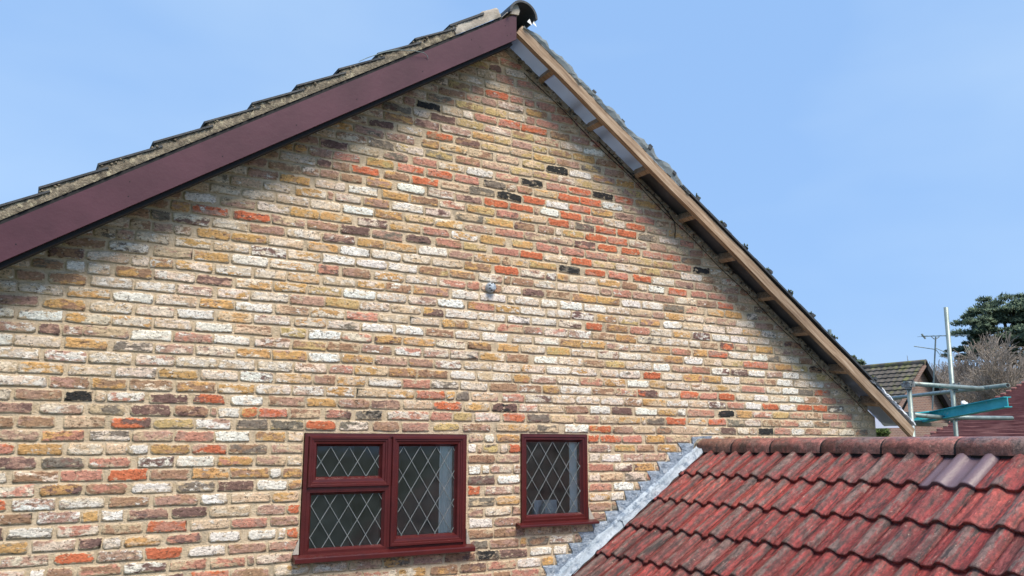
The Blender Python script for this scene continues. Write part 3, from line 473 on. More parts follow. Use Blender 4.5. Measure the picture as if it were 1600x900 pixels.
# ------------------------------------------------------------------ windows
def ring(mb, x0, x1, z0, z1, prof):
    """mitred rectangular frame; prof = list of (inset, y)"""
    vs = []; n = len(prof)
    for d, y in prof: vs += [(x0+d, y, z0+d), (x1-d, y, z0+d), (x1-d, y, z1-d), (x0+d, y, z1-d)]
    fs = []
    for i in range(n-1):
        for j in range(4): a, b = i*4+j, i*4+(j+1) % 4; fs.append((a, b, b+4, a+4))
    mb.add(vs, fs)
SASH = [(0, .03), (0, -.024), (.004, -.030), (.017, -.030), (.021, -.024), (.030, -.024), (.034, -.018), (.050, -.016), (.060, .004), (.066, .012), (.066, .05)]
def lattice(par, x0, x1, z0, z1, px, pz, ox, oz, y):
    """diamond lead strips, every strip one part"""
    s = pz/px; w = .0026
    segs = []
    for sg in (1, -1):
        cs = []
        k0 = -40
        for k in range(k0, 40):
            # line z = oz + sg*s*(x-ox) + k*pz
            f = lambda x: oz+sg*s*(x-ox)+k*pz; g_ = lambda z: ox+(z-oz-k*pz)/(sg*s)
            pts = []
            for x in (x0, x1):
                if z0 <= f(x) <= z1: pts.append((x, f(x)))
            for z in (z0, z1):
                if x0 < g_(z) < x1: pts.append((g_(z), z))
            if len(pts) == 2 and (pts[0][0]-pts[1][0])**2+(pts[0][1]-pts[1][1])**2 > .0004: segs.append((pts, sg))
    for (a, b), sg in segs:
        d = Vector((b[0]-a[0], 0, b[1]-a[1])).normalized(); n_ = Vector((-d.z, 0, d.x))*w
        yy = y-(.0006 if sg > 0 else 0.)
        A, B_ = Vector((a[0], yy, a[1])), Vector((b[0], yy, b[1])); q = Vector((0, -.0022, 0)); e = Vector((0, .002, 0))
        mb = MB(); mb.add([A-n_+e, B_-n_+e, B_+n_+e, A+n_+e, A-n_*.85+q, B_-n_*.85+q, B_+n_*.85+q, A+n_*.85+q],
                          [(4, 5, 6, 7), (0, 1, 5, 4), (2, 3, 7, 6), (1, 2, 6, 5), (3, 0, 4, 7)])
        mb.build('lead_strip', M['came'], par)
def pane(par, x0, x1, z0, z1, px, pz, ox, oz):
    mb = MB(); mb.add([(x0-.004, .013, z0-.004), (x1+.004, .013, z0-.004), (x1+.004, .013, z1+.004), (x0-.004, .013, z1+.004)], [(0, 1, 2, 3)])
    mb.build('glass_pane', M['glass'], par); lattice(par, x0, x1, z0, z1, px, pz, ox, oz, .009)
def sill(par, x0, x1, zt, zb, out_):
    mb = MB(); prof = [(-.010, zt), (-out_+.010, zt-.012), (-out_+.002, zt-.014), (-out_, zt-.020), (-out_, zb+.004), (-out_+.004, zb), (.004, zb)]
    n = len(prof)
    mb.add([(x0, y, z) for y, z in prof]+[(x1, y, z) for y, z in prof], [tuple(range(n)), tuple(range(2*n-1, n-1, -1))]+[(i, i+n, (i+1) % n+n, (i+1) % n) for i in range(n)])
    mb.build('sill', M['upvc'], par)
def room(x0, x1, z0, z1):
    mb = MB(); a, b, d = .264, 2.2, .0
    X0, X1, Z0, Z1 = x0-.5, x1+.6, z0-.9, z1+.4
    # reveals
    def quad(*v): mb.add(v, [(0, 1, 2, 3)])
    quad((X0, a, Z0), (X0, b, Z0), (X0, b, Z1), (X0, a, Z1)); quad((X1, a, Z0), (X1, b, Z0), (X1, b, Z1), (X1, a, Z1))
    quad((X0, b, Z0), (X1, b, Z0), (X1, b, Z1), (X0, b, Z1)); quad((X0, a, Z1), (X1, a, Z1), (X1, b, Z1), (X0, b, Z1)); quad((X0, a, Z0), (X1, a, Z0), (X1, b, Z0), (X0, b, Z0))
    return mb
w1 = MB(); x0, x1, z0, z1 = BIG
f1 = MB(); ring(f1, x0+.004, x1-.004, z0+.0, z1-.003, [(0, .06), (0, -.016), (.022, -.018), (.024, -.012), (.034, -.012), (.034, .05)])
f1.box((2.212, -.0165, z0+.035), (2.232, .05, z1-.036)); f1.box((x0+.038, -.0155, -.570), (2.2115, .05, -.548))
win = f1.build('window', M['upvc'], house)
win['label'] = 'wide burgundy leaded window with three panes'
s_ = MB(); ring(s_, 1.650, 2.214, -.548, -.219, SASH); s_.build('sash', M['upvc'], win)
s_ = MB(); ring(s_, 2.230, 2.788, -.948, -.219, SASH); s_.build('sash', M['upvc'], win)
s_ = MB(); ring(s_, 1.652, 2.212, -.965, -.560, [(0, .03), (0, -.014), (.020, -.014), (.026, -.006), (.036, .006), (.036, .05)]); s_.build('fixed_frame', M['upvc'], win)
pane(win, 1.716, 2.148, -.482, -.285, .126, .196, 1.806, -.288)
pane(win, 2.296, 2.722, -.882, -.285, .126, .196, 2.326, -.288)
pane(win, 1.688, 2.176, -.929, -.596, .126, .196, 1.817, -.666)
sill(win, 1.578, 2.856, -.962, -1.010, .072)
f2 = MB(); x0, x1, z0, z1 = SML
ring(f2, x0+.004, x1-.004, z0, z1-.003, [(0, .06), (0, -.016), (.020, -.018), (.024, -.012), (.040, -.012), (.050, .004), (.058, .012), (.058, .05)])
win2 = f2.build('window', M['upvc'], house); win2['label'] = 'small burgundy leaded window with one pane'
pane(win2, 3.330, 3.822, -.785, -.253, .126, .188, 3.439, -.250)
sill(win2, 3.228, 3.944, -.840, -.872, .070)
for nm, (x0, x1, z0, z1), dx in (('room_interior', BIG, 0), ('room_interior', SML, 0)):
    r_ = MB(); mb = room(x0, x1, z0, z1); mb.build(nm, M['room'], win if x0 < 2 else win2)
def curtain(x0, x1, y, z0, z1, par, name, amp=.02, nf=14):
    mb = MB(); vs = []; fs = []
    for i in range(nf*4+1):
        x = x0+(x1-x0)*i/(nf*4); yy = y+amp*math.sin(i/4*6.283)*.5
        vs += [(x, yy, z0), (x, yy, z1)]
    for i in range(nf*4): fs.append((2*i, 2*i+2, 2*i+3, 2*i+1))
    mb.add(vs, fs); mb.build(name, M['curtain'], par, smooth=True)
curtain(2.625, 2.80, .05, -1.0, -.15, win, 'curtain', .014, 5)
curtain(3.745, 3.87, .045, -.83, -.15, win2, 'blind', .004, 2)
# mortar fillets at the sill ends
for a, b_, c_ in (((1.578, -.958), (1.618, -.958), (1.618, -.86)), ((2.816, -.86), (2.816, -.958), (2.86, -.99)), ((3.886, -.75), (3.886, -.86), (3.945, -.85))):
    mb = MB(); mb.prism([a, b_, c_], -.013, .01); mb.build('sill_mortar', M['clean_mortar'], wall)
# small things on the sill behind the small pane
jar = MB()
for i, (za, zb, ra, rb) in enumerate(((-.83, -.75, .05, .055), (-.75, -.71, .055, .03), (-.71, -.69, .03, .035))): jar.tube((3.60, .15, za-.01), (3.60, .15, zb-.01), ra, 14, rb)
tag(jar.build('white_jar', M['white'], None, smooth=False), 'white jar standing inside behind the small leaded window', 'jar')
bx = MB(); bx.box((3.52, .2, -.84), (3.73, .23, -.70)); bx.box((3.535, .197, -.825), (3.715, .1995, -.715))
tag(bx.build('picture_frame', M['felt'], None), 'pale upright picture frame inside behind the small leaded window', 'frame')
# round grey outlet on the wall
ot = MB(); cx, cz = 2.997, .898
prof = [(.040, .01), (.040, -.012), (.036, -.035), (.030, -.050), (.018, -.058), (.004, -.060)]
vs = []; fs = []
for r, y in prof: vs += [(cx+r*math.cos(a/20*6.2832), y, cz+r*math.sin(a/20*6.2832)) for a in range(20)]
for i in range(len(prof)-1):
    for j in range(20): fs.append((i*20+j, i*20+(j+1) % 20, (i+1)*20+(j+1) % 20, (i+1)*20+j))
fs.append(tuple((len(prof)-1)*20+j for j in range(20))); ot.add(vs, fs)
oo = ot.build('wall_lamp_base', M['lead'], None, smooth=True); tag(oo, 'small round grey fitting with dark holes fixed in the middle of the brick wall', 'fitting')
for k in range(7):
    a = math.radians(60+k*48); mb = MB(); q = Vector((cx+.027*math.cos(a), -.052, cz+.027*math.sin(a)))
    if k in (5, 6): q = Vector((cx+.034*math.cos(a), -.040, cz+.034*math.sin(a)))
    mb.tube(q+Vector((0, .012, 0)), q+Vector((0, -.002, 0)), .0058, 10); mb.build('hole', M['black'], oo)
# ------------------------------------------------------------------ main roof, left slope
al = math.atan(.669); ca, sa = math.cos(al), math.sin(al)
def LS(s, y, n): return Vector((AX+s*ca-n*sa, y, 2.85+s*sa+n*ca))        # s up the slope (0 at apex), n normal to it
def LM(v): return LS(v.x, v.y, v.z)
SB = (WX0-.55-AX)/ca                                                        # eaves
brg = MB(); brg.box((SB, -.250, 0), (-.02, -.222, .183), LM)
# square vertical cut at the apex
brg = MB(); a0 = LS(SB, 0, 0); a1 = LS(SB, 0, .183)
brg.prism([(a0.x, a0.z), (AX+.006, 2.85+.004), (AX+.006, 2.85+.222), (a1.x, a1.z)], -.250, -.225)
bg_ = brg.build('bargeboard', M['barge'], house); bg_['label'] = 'purple brown bargeboard along the left verge'
mb = MB()
for s_ in (-3.75, -3.1, -2.55, -2.02, -1.48, -.95, -.36, -.05, -.06):
    for n_ in (.055, .13)[:1+(random.random() < .5)]:
        p = LS(s_+rnd(-.05, .05), -.2502, n_); mb.tube(p+Vector((0, .001, 0)), p-Vector((0, .002, 0)), .003, 8)
mb.build('nail_head', M['black'], bg_)
mb = MB(); mb.box((SB, -.236, .1835), (-.01, .0, .2065), LM); mb.build('undercloak', M['black'], house)
sf = MB(); sf.box((SB, -.2215, -.024), (-.03, -.150, .02), LM); sf.build('shade_strip', M['black'], house)  # black strip added to draw the dark shade line under the bargeboard
ra = MB(); ra.box((SB, -.004, .075), (-.05, 8., .095), LM); ra.build('roof_deck', M['dark_shade_felt'], house)
for i in range(9):
    s_ = -.35-i*.48; mb = MB(); mb.box((s_, -.222, .07), (s_+.045, -.003, .16), LM); mb.build('noggin', M['wood'], house)
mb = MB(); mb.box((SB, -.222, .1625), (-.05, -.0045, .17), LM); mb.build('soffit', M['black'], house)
# lumpy lichen covered verge mortar
def verge_top(s):                                                          # underside of the tiles
    x = AX+s*ca
    f = ((x-2.657)/.2793) % 1.0
    return .292-.034*f-.011
def mortar_strip(s0, s1, mat, name, y=-.243, lab=None, extra=0.):
    n = int((s1-s0)/.018); m_ = 5; vs = []; fs = []
    for i in range(n+1):
        s = s0+(s1-s0)*i/n; t = verge_top(s)+.003+extra*min(1, i/8)
        for j in range(m_):
            f = j/(m_-1); vs.append(LS(s, y-rnd(0, .010)+(.004 if j in (0, m_-1) else 0), .2055+(t-.2055)*f+(rnd(-.0025, .0025) if 0 < j < m_-1 else 0)))
        vs.append(LS(s, -.05, t))
    w = m_+1
    for i in range(n):
        for j in range(m_): fs.append((i*w+j, (i+1)*w+j, (i+1)*w+j+1, i*w+j+1))
    mb = MB(); mb.add(vs, fs); o = mb.build(name, mat, house, smooth=True)
    if lab: o['label'] = lab
s_last = (2.657-AX)/ca
mortar_strip(SB, s_last+.02, M['lichen_mortar'], 'verge_mortar', lab='lichen covered mortar bedding under the left verge tiles')
mortar_strip(s_last+.02, -.02, M['clean_mortar'], 'verge_mortar', y=-.247, lab='clean pale mortar by the ridge', extra=.012)
# verge tiles
def flat_tile(mb, s, y0, y1, raised=.0):
    for i in range(3):
        a = y0+(y1-y0)*i/3; b = y0+(y1-y0)*(i+1)/3
        n0, n1 = .276, .292
        sl = .42
        mb.add([LS(s, a, n0), LS(s+sl, a, n0-.042), LS(s+sl, b, n0-.042), LS(s, b, n0), LS(s, a, n1), LS(s+sl, a, n1-.042), LS(s+sl, b, n1-.042), LS(s, b, n1)],
               [(0, 1, 2, 3), (7, 6, 5, 4), (0, 4, 5, 1), (3, 2, 6, 7), (0, 3, 7, 4), (1, 5, 6, 2)])
k = 0; rest_t = MB()
while True:
    s = s_last-k*.2793/ca
    if s < SB-.1: break
    mb = MB()
    if k == 0:
        mb.add([LS(s, -.262, .276), LS(s+.34, -.262, .268), LS(s+.34, .05, .268), LS(s, .05, .276), LS(s, -.262, .292), LS(s+.34, -.262, .284), LS(s+.34, .05, .284), LS(s, .05, .292)],
               [(0, 1, 2, 3), (7, 6, 5, 4), (0, 4, 5, 1), (3, 2, 6, 7), (0, 3, 7, 4), (1, 5, 6, 2)])
    else:
        jj = rnd(-.002, .003)
        mb.add([LS(s, -.262+jj, .280), LS(s+.375, -.258+jj, .243), LS(s+.375, .05, .243), LS(s, .05, .280), LS(s, -.262+jj, .292), LS(s+.375, -.258+jj, .2545), LS(s+.375, .05, .2545), LS(s, .05, .292)],
               [(0, 1, 2, 3), (7, 6, 5, 4), (0, 4, 5, 1), (3, 2, 6, 7), (0, 3, 7, 4), (1, 5, 6, 2)])
    mb.build('verge_tile', M['dark_tile'], house)
    for c_ in range(26): flat_tile(rest_t, s, .053+c_*.303, .353+c_*.303)
    k += 1
rest_t.build('roof_tiling', M['dark_tile'], house, kind='stuff')
# soft moss lumps in the steps of the verge
ms = MB()
for k in range(14):
    s = s_last-k*.2793/ca
    for q in range(7):
        c = LS(s+rnd(-.02, .14), -.25+rnd(-.008, .01), .262+rnd(-.012, .010)); r = rnd(.006, .014)
        ms.add([c+Vector((r, 0, 0)), c+Vector((0, r*.8, 0)), c-Vector((r, 0, 0)), c-Vector((0, r*.8, 0)), c+Vector((0, 0, r*.8)), c-Vector((0, 0, r*.8))],
               [(0, 1, 4), (1, 2, 4), (2, 3, 4), (3, 0, 4), (1, 0, 5), (2, 1, 5), (3, 2, 5), (0, 3, 5)])
ms.build('lichen_clump', M['lichen_mortar'], house, kind='stuff', smooth=True)
# ridge tiles: half round, first one open to the front
def half_round(name, y0, y1, cx, cz, r, t, mat, par, rz=1.0, n=14):
    mb = MB(); vs = []
    for y in (y0, y1):
        for rr in (r, r-t):
            vs += [(cx+rr*math.cos(math.pi*i/n), y, cz+rz*rr*math.sin(math.pi*i/n)) for i in range(n+1)]
    m_ = n+1; fs = []
    for i in range(n):
        fs += [(i, i+1, 2*m_+i+1, 2*m_+i), (m_+i, 3*m_+i, 3*m_+i+1, m_+i+1), (i, m_+i, m_+i+1, i+1), (2*m_+i, 2*m_+i+1, 3*m_+i+1, 3*m_+i)]
    fs += [(0, 2*m_, 3*m_, m_), (n, m_+n, 3*m_+n, 2*m_+n)]
    mb.add(vs, fs); return mb.build(name, mat, par, smooth=False)
for i in range(18):
    half_round('ridge_tile', -.30+i*.452, -.30+i*.452+.448, AX+.045, 3.045, .128-(.004 if i % 2 else 0), .018, M['dark_tile'], house)
mb = MB(); mb.prism([(AX-.09, 3.045), (AX+.02, 3.06), (AX+.03, 3.10), (AX+.01, 3.15), (AX-.04, 3.14)], -.262, -.06)
mb.build('ridge_mortar', M['clean_mortar'], house)
for q in range(2):
    mb = MB(); mb.add([(AX+.075+q*.05, -.30, 3.0), (AX+.13+q*.04, -.29, 2.985), (AX+.115+q*.045, -.27, 3.05)], [(0, 1, 2)]); mb.build('torn_membrane', M['white'], house)
# ------------------------------------------------------------------ main roof, right slope (stripped verge)
ar = math.atan(.6626); cb, sb = math.cos(ar), math.sin(ar)
def RS(s, y, n): return Vector((AX+s*cb+n*sb, y, 2.9265-s*sb+n*cb))      # s down the slope
def RM(v): return RS(v.x, v.y, v.z)
SE = (7.70-AX)/cb
def board_rs(s0, s1, y0, y1, n0, n1, sag=0.):
    mb = MB(); k = 24; vs = []
    for i in range(k+1):
        s = s0+(s1-s0)*i/k; d = -sag*(i/k)**2*1.0+.004*math.sin(i*.7); w = .002*math.sin(i*1.9)
        vs += [RS(s, y0+w, n0+d), RS(s, y1+w, n0+d), RS(s, y1+w, n1+d), RS(s, y0+w, n1+d)]
    fs = [(0, 1, 2, 3), (k*4+3, k*4+2, k*4+1, k*4)]
    for i in range(k):
        for j in range(4): a, b = i*4+j, i*4+(j+1) % 4; fs.append((a, a+4, b+4, b))
    mb.add(vs, fs); return mb
tb = board_rs(.02, SE+.045, -.245, -.200, -.004, .088, .030).build('barge_rafter', M['wood'], house); tb['label'] = 'bare weathered timber along the stripped right verge'
for X_ in (3.471, 3.956, 4.452, 4.956, 5.424, 5.906, 6.354, 6.855, 7.308):
    s = (X_-AX)/cb; w = rnd(.040, .050)
    mb = MB(); a = rnd(-.008, .008)
    P = [(s, .0, rnd(-.004, .004)), (s-w, .0, 0), (s-w, .0, .082), (s, .0, .082)]
    vs = [RS(q[0], .02, q[2]) for q in P]+[RS(q[0]+a, -.1995, q[2]-.03*(X_-AX)/4.7) for q in P]
    mb.add(vs, [(0, 1, 2, 3), (7, 6, 5, 4), (0, 4, 5, 1), (1, 5, 6, 2), (2, 6, 7, 3), (3, 7, 4, 0)]); mb.build('noggin', M['wood'], house)
# roof deck behind the wall line, and underlay bays visible between the noggins
mb = MB(); mb.box((.06, .2705, .092), (4.62, 8., .112), RM); mb.build('roof_deck', M['dark_shade_felt'], house)
bays = [.07, .47, 1.05, 1.66, 2.25, 2.81, 3.40, 3.92, 4.55, 5.08, SE+.04]
mats = ['felt_film', 'felt_film', 'felt_film', 'dark_shade_felt', 'dark_shade_felt', 'dark_shade_felt', 'dark_shade_felt', 'dark_shade_felt', 'felt_film', 'felt_film']  # middle bays: shade from the tiles above is put into the colour
for i, (a, b) in enumerate(zip(bays, bays[1:])):
    mb = MB(); n1, n2 = 6, 3; vs = []; fs = []
    for p_ in range(n1+1):
        for q_ in range(n2+1):
            s = a+(b+.03-a)*p_/n1; y = -.215+(.485 if i < 8 else 8.2)*(q_/n2)**(1 if i < 8 else 2)
            vs.append(RS(s, y, .089+.001*(i % 2)-.010*math.sin(p_/n1*3.14)*math.sin(q_/n2*3.14)+rnd(-.002, .002)))
    for p_ in range(n1):
        for q_ in range(n2): e = p_*(n2+1)+q_; fs.append((e, e+n2+1, e+n2+2, e+1))
    mb.add(vs, fs); o = mb.build('membrane', M[mats[i]], house, smooth=True)
    o['label'] = 'pale underlay membrane' if mats[i] != 'dark_shade_felt' else 'underlay membrane coloured dark for the shade under the tiles'
# crumpled clear sheet above the timber near the apex and at the eaves
def crumple(s0, s1, h, name, mat, seed, y0=-.242, y1=.10):
    rs = random.Random(seed); n1 = int((s1-s0)/.03); n2 = 6; vs = []; fs = []
    for i in range(n1+1):
        s = s0+(s1-s0)*i/n1; e = min(1, i/4, (n1-i)/4)
        hh = h*(.45+.55*abs(noise.noise(Vector((s*3.1, seed, 0)))*2))*max(.12, e)
        for j in range(n2+1):
            f = j/n2; y = y0+(y1-y0)*f
            n_ = .086+(0, .45, .85, 1, 1, .8, .4)[j]*hh+noise.noise(Vector((s*22, j*1.7, seed)))*.026*(1 if j else .3)+rs.uniform(-.003, .003)
            y = (-.249, -.262, -.258, -.235, -.18, -.05, .10)[j]+noise.noise(Vector((s*15, j*2.3, seed+3)))*.008*(j > 0)
            vs.append(RS(s, y, n_))
    for i in range(n1):
        for j in range(n2): a = i*(n2+1)+j; fs.append((a, a+n2+1, a+n2+2, a+1))
    mb = MB(); mb.add(vs, fs); o = mb.build(name, mat, house, smooth=False); return o
crumple(.03, 2.05, .085, 'plastic_sheet', film_mat('clear_sheet', (.42,.47,.48), (.35,.40,.42)), 3)['label'] = 'crumpled clear plastic over the timber near the apex'
crumple(4.80, SE+.03, .045, 'plastic_sheet', M['felt'], 9)['label'] = 'white membrane folded over the timber at the eaves'
# counter layer of dark slates and battens behind the timber
for i in range(9):
    s0 = 1.95+i*.335; mb = MB(); mb.box((s0, -.262, .096), (s0+.333, .60, .113+.003*(i % 2)), RM); mb.build('edge_tile', M['dark_tile'], house)
for i in range(13):
    s = .80+i*.335+rnd(-.02, .02)
    h = .028 if i not in (2,) else .045
    mb = MB(); mb.box((s, -.255+rnd(-.015, .01), .119), (s+.036, .5, .119+h), RM); b_ = mb.build('batten', M['dark_tile'], house)
    if i > 3:
        mb = MB()
        for q in range(12):
            c = RS(s+rnd(-.02, .05), -.25+rnd(-.01, .02), .135+rnd(0, .018)); r = rnd(.005, .012)
            mb.add([c+Vector((r, 0, 0)), c+Vector((0, r, 0)), c-Vector((r, 0, 0)), c-Vector((0, r, 0)), c+Vector((0, 0, r*1.5)), c-Vector((0, 0, r))], [(0, 1, 4), (1, 2, 4), (2, 3, 4), (3, 0, 4), (1, 0, 5), (2, 1, 5), (3, 2, 5), (0, 3, 5)])
        mb.build('moss', M['moss'], b_)
rt_ = MB()
for i in range(13):
    s0 = .08+i*.335
    rt_.box((s0, .61, .118), (s0+.36, 8., .140+.002*(i % 2)), RM)
rt_.build('roof_tiling', M['dark_tile'], house, kind='stuff')
# thin black cable on the wall below the right verge, thin wire lying on the left verge
cb_ = MB(); cb_.path([(4.05, -.014, 2.275), (4.30, -.016, 2.10), (4.52, -.016, 1.96), (4.70, -.016, 1.845), (4.82, -.016, 1.74), (4.875, -.016, 1.68), (4.880, -.015, 1.60), (4.872, -.014, 1.53)], .0042, 6)
tag(cb_.build('cable', M['black'], None), 'thin black cable running down the bricks just under the right verge', 'cable')
cb_ = MB(); cb_.path([(1.80, -.266, 2.335), (1.863, -.272, 2.378), (1.979, -.280, 2.446), (2.075, -.282, 2.486), (2.199, -.282, 2.513), (2.284, -.275, 2.521), (2.318, -.262, 2.512), (2.326, -.256, 2.495)], .0026, 6)
tag(cb_.build('wire', M['galv'], None), 'thin bent wire lying over the left verge tiles and bargeboard', 'wire')
cb_ = MB(); c0 = [(x_, -.012, walltop(x_)-.05+.008*math.sin(x_*9)) for x_ in [3.3+i*.1 for i in range(41)]]; cb_.path(c0, .0032, 5)
tag(cb_.build('cable', M['black'], None), 'long thin black cable following the sloping top edge of the brick wall', 'cable')
# ------------------------------------------------------------------ extension with red tiled roof
ext = thing('tiled_extension', 'low extension with weathered red interlocking tiles and ridge tiles in the lower right', 'extension')
ae = math.radians(33.3); ce, se = math.cos(ae), math.sin(ae)
EX, EZ = 5.054, -.326
def ES(s, y, n): return Vector((EX-s*ce-n*se, y, EZ-s*se+n*ce))           # s down the slope (towards -X)
def YR(n): return -.1970-.1361*n-.00126*n*n                                # y of roll n, counted from the wall
def RN(y): return (-.1361+math.sqrt(.1361**2-4*.00126*(.1970+y)))/(2*.00126)
def prof_h(u):                                                              # u in roll pitches, roll centred on integers
    d = abs((u+.5) % 1-.5); t = max(0, min(1, (.34-d)/.27))
    return .029*t*t*(3-2*t)-.007*(1-t)*math.sin(math.pi*max(0, (d-.2))/.6)
s_first = (EX-4.748)/ce                                                     # lower edge of the top course
GA = .345
tints = [(.26,.040,.036), (.33,.052,.045), (.20,.038,.036), (.38,.075,.060), (.23,.055,.050)]
def ext_tile(r, c):
    s1 = s_first+r*GA; s0 = s1-GA-.055
    if r == 0: s0 = s1-.345
    na = 1.30+2*(c-1); nv = 19; vs = []; roll = []; fs = []; ya, yb_ = YR(na), YR(na+2)+.003
    tilt = .026; jn = rnd(-.0015, .0015); js = rnd(-.008, .008); th = .020
    clean = (r == 0 and c == 7)
    tt = (.155, .105, .125) if clean else jit(random.choice(tints), .12)
    for side, (s, nn) in enumerate(((s0, -.004), (s1-.014+js, tilt-.003), (s1+js, tilt-.005))):
        for i in range(nv):
            u = na+2*i/(nv-1)
            y = ya+(yb_-ya)*i/(nv-1); h = prof_h(u)
            if i == 0: h = prof_h(u)*.9-.004
            vs.append(ES(s, y, h+nn+jn)); roll.append(h/.029)
    for k_, dy in ((2, 0),):
        for i in range(nv):
            y = ya+(yb_-ya)*i/(nv-1); u = na+2*i/(nv-1)
            vs.append(ES(s1+js-.004, y, prof_h(u)+tilt-.005-th+jn)); roll.append(0.)
    for a in range(3):
        for i in range(nv-1): fs.append((a*nv+i, a*nv+i+1, (a+1)*nv+i+1, (a+1)*nv+i))
    for a in (0, nv-1): # side edge
        b = len(vs); vs += [ES(s0, (ya if a == 0 else yb_), -.02), ES(s1+js, (ya if a == 0 else yb_), tilt-.02)]; roll += [0., 0.]
        fs.append((a, a+nv, b+1, b) if a == 0 else (b, b+1, a+nv, a))
    mb = MB(); mb.add(vs, fs, tint=(*tt, rnd(0, 30)), roll=roll, wear=(.12 if clean else 1.))
    me = mb.mesh('tile', M['tile']); 
    sm = [True]*len(me.polygons)
    for i in range(2*(nv-1), 3*(nv-1)): sm[i] = False
    me.polygons.foreach_set('use_smooth', sm)
    o = link('tile', me, ext)
    if clean: o['label'] = 'clean purple grey replacement tile'
    return o
NR, NC = 9, 12
for r in range(NR):
    for c in range(NC): ext_tile(r, c)
mb = MB()
# strip of cut tile between the lead and the first full tile, plain deck under everything
e0, e1 = ES(.03, 0, -.045), ES(s_first+NR*GA, 0, -.045)
mb.prism([(e0.x, e0.z), (e1.x, e1.z), (e1.x-.02, e1.z-.03), (e0.x, e0.z-.06)], -3.72, -.001)
mb.build('roof_deck', M['black'], ext)
for r in range(NR):
    s1 = s_first+r*GA; s0 = max(s1-GA-.04, .03); mb = MB(); vs = []; roll = []
    ya = YR(-.70)
    for s, nn in ((s0, -.004), (s1, .016)):
        for i in range(7):
            y = -.084+(ya+.001+.084)*i/6; u = RN(y); vs.append(ES(s, y, prof_h(u)*(1 if i > 1 else .5)+nn)); roll.append(.5)
    for i in range(7): y = -.084+(ya+.085)*i/6; vs.append(ES(s1-.003, y, prof_h(RN(y))+.003)); roll.append(0.)
    mb.add(vs, [(a*7+i, a*7+i+1, a*7+i+8, a*7+i+7) for a in range(2) for i in range(6)], tint=(.13, .06, .05, rnd(0, 9)), roll=roll, wear=1.)
    mb.build('tile', M['tile'], ext, smooth=True)
# other slope (hidden from here) and walls
mb = MB(); mb.add([(5.20, 0-.002, -.32), (5.20, -3.7, -.32), (7.6, -3.7, -1.9), (7.6, -.002, -1.9)], [(0, 1, 2, 3)]); mb.build('roof_slope', M['dark_tile'], ext)
mb = MB(); mb.prism([(e1.x+.25, GZ), (7.5, GZ), (7.5, -1.95), (5.15, -.42), (e1.x+.25, e1.z+.08)], -3.60, -3.42); mb.build('wall', M['mortar'], ext)
mb = MB(); mb.box((e1.x+.25, -3.419, GZ), (e1.x+.4, -.002, e1.z)); mb.build('wall', M['mortar'], ext)
# ridge tiles (rounded tops, upright cheeks), dark gap beneath them
joints = [.002, -.36, -.655, -1.115, -1.575, -2.06, -2.53, -3.0, -3.47, -3.8]
joints = [.03, -.42, -.83, -1.30, -1.79, -2.305, -2.80, -3.29, -3.74]
RX = 5.145
for i, (a, b) in enumerate(zip(joints, joints[1:])):
    mb = MB(); vs = []; roll = []; n = 12; dz = rnd(-.002, .002); lift = rnd(.0, .004)
    if i == 0: a = -.004
    ys = [a-.004, a-.014, (a+b)/2, b+.012, b+.002]
    for q, y in enumerate(ys):
        k_ = .93 if q in (0, 4) else 1
        for j in range(n+1):
            t = math.pi*j/n; x = -math.cos(t)*.130*k_; z = (math.sin(t)**.8)*.098*k_
            if j in (0, n): z = -.016
            vs.append((RX+x+dz, y, -.318+z+lift)); roll.append(.25+.7*math.sin(t))
    fs = [(q*(n+1)+j, q*(n+1)+j+1, (q+1)*(n+1)+j+1, (q+1)*(n+1)+j) for q in range(4) for j in range(n)]+[tuple(range(n, -1, -1)), tuple(4*(n+1)+j for j in range(n+1))]
    tt = jit(random.choice([(.30,.105,.085), (.34,.125,.10), (.26,.105,.085)]))
    if i == 0: tt = (.24, .12, .09)
    mb.add(vs, fs, tint=(*tt, rnd(0, 30)), roll=roll, wear=.85)
    me = mb.mesh('ridge_tile', M['tile']); sm = [True]*len(me.polygons); sm[-1] = sm[-2] = False; me.polygons.foreach_set('use_smooth', sm)
    me.materials[0] = M['ridge']; link('ridge_tile', me, ext)
    if i:
        jm = MB(); vs = []; y = a
        for yy in (y+.006, y-.006):
            for rr in (1.0, .80):
                for j in range(n+1):
                    t = math.pi*j/n; vs.append((RX-math.cos(t)*.126*rr, yy+rnd(-.003, .003), -.318+(math.sin(t)**.8)*.094*rr+rnd(-.001, .002)-(.01 if j in (0, n) else 0)))
        m_ = n+1; fs = []
        for j in range(n): fs += [(j, j+1, 2*m_+j+1, 2*m_+j), (j, m_+j, m_+j+1, j+1), (2*m_+j, 2*m_+j+1, 3*m_+j+1, 3*m_+j)]
        jm.add(vs, fs); jm.build('ridge_joint', M['black'], ext)
# end mortar of the ridge against the wall
mb = MB(); mb.prism([(RX-.16, -.345), (RX-.03, -.345), (RX-.02, -.215), (RX-.10, -.222), (RX-.148, -.27)], -.022, -.003); mb.build('ridge_mortar', M['old_mortar'], ext)
# black dry ridge foam closure under the cheeks
mb = MB(); 
for i in range(48):
    y = -.03-i*.08; mb.box((RX-.112, y-.08, -.372), (RX-.098, y, -.330-rnd(0, .003)))
mb.build('ridge_closure', M['black'], ext)
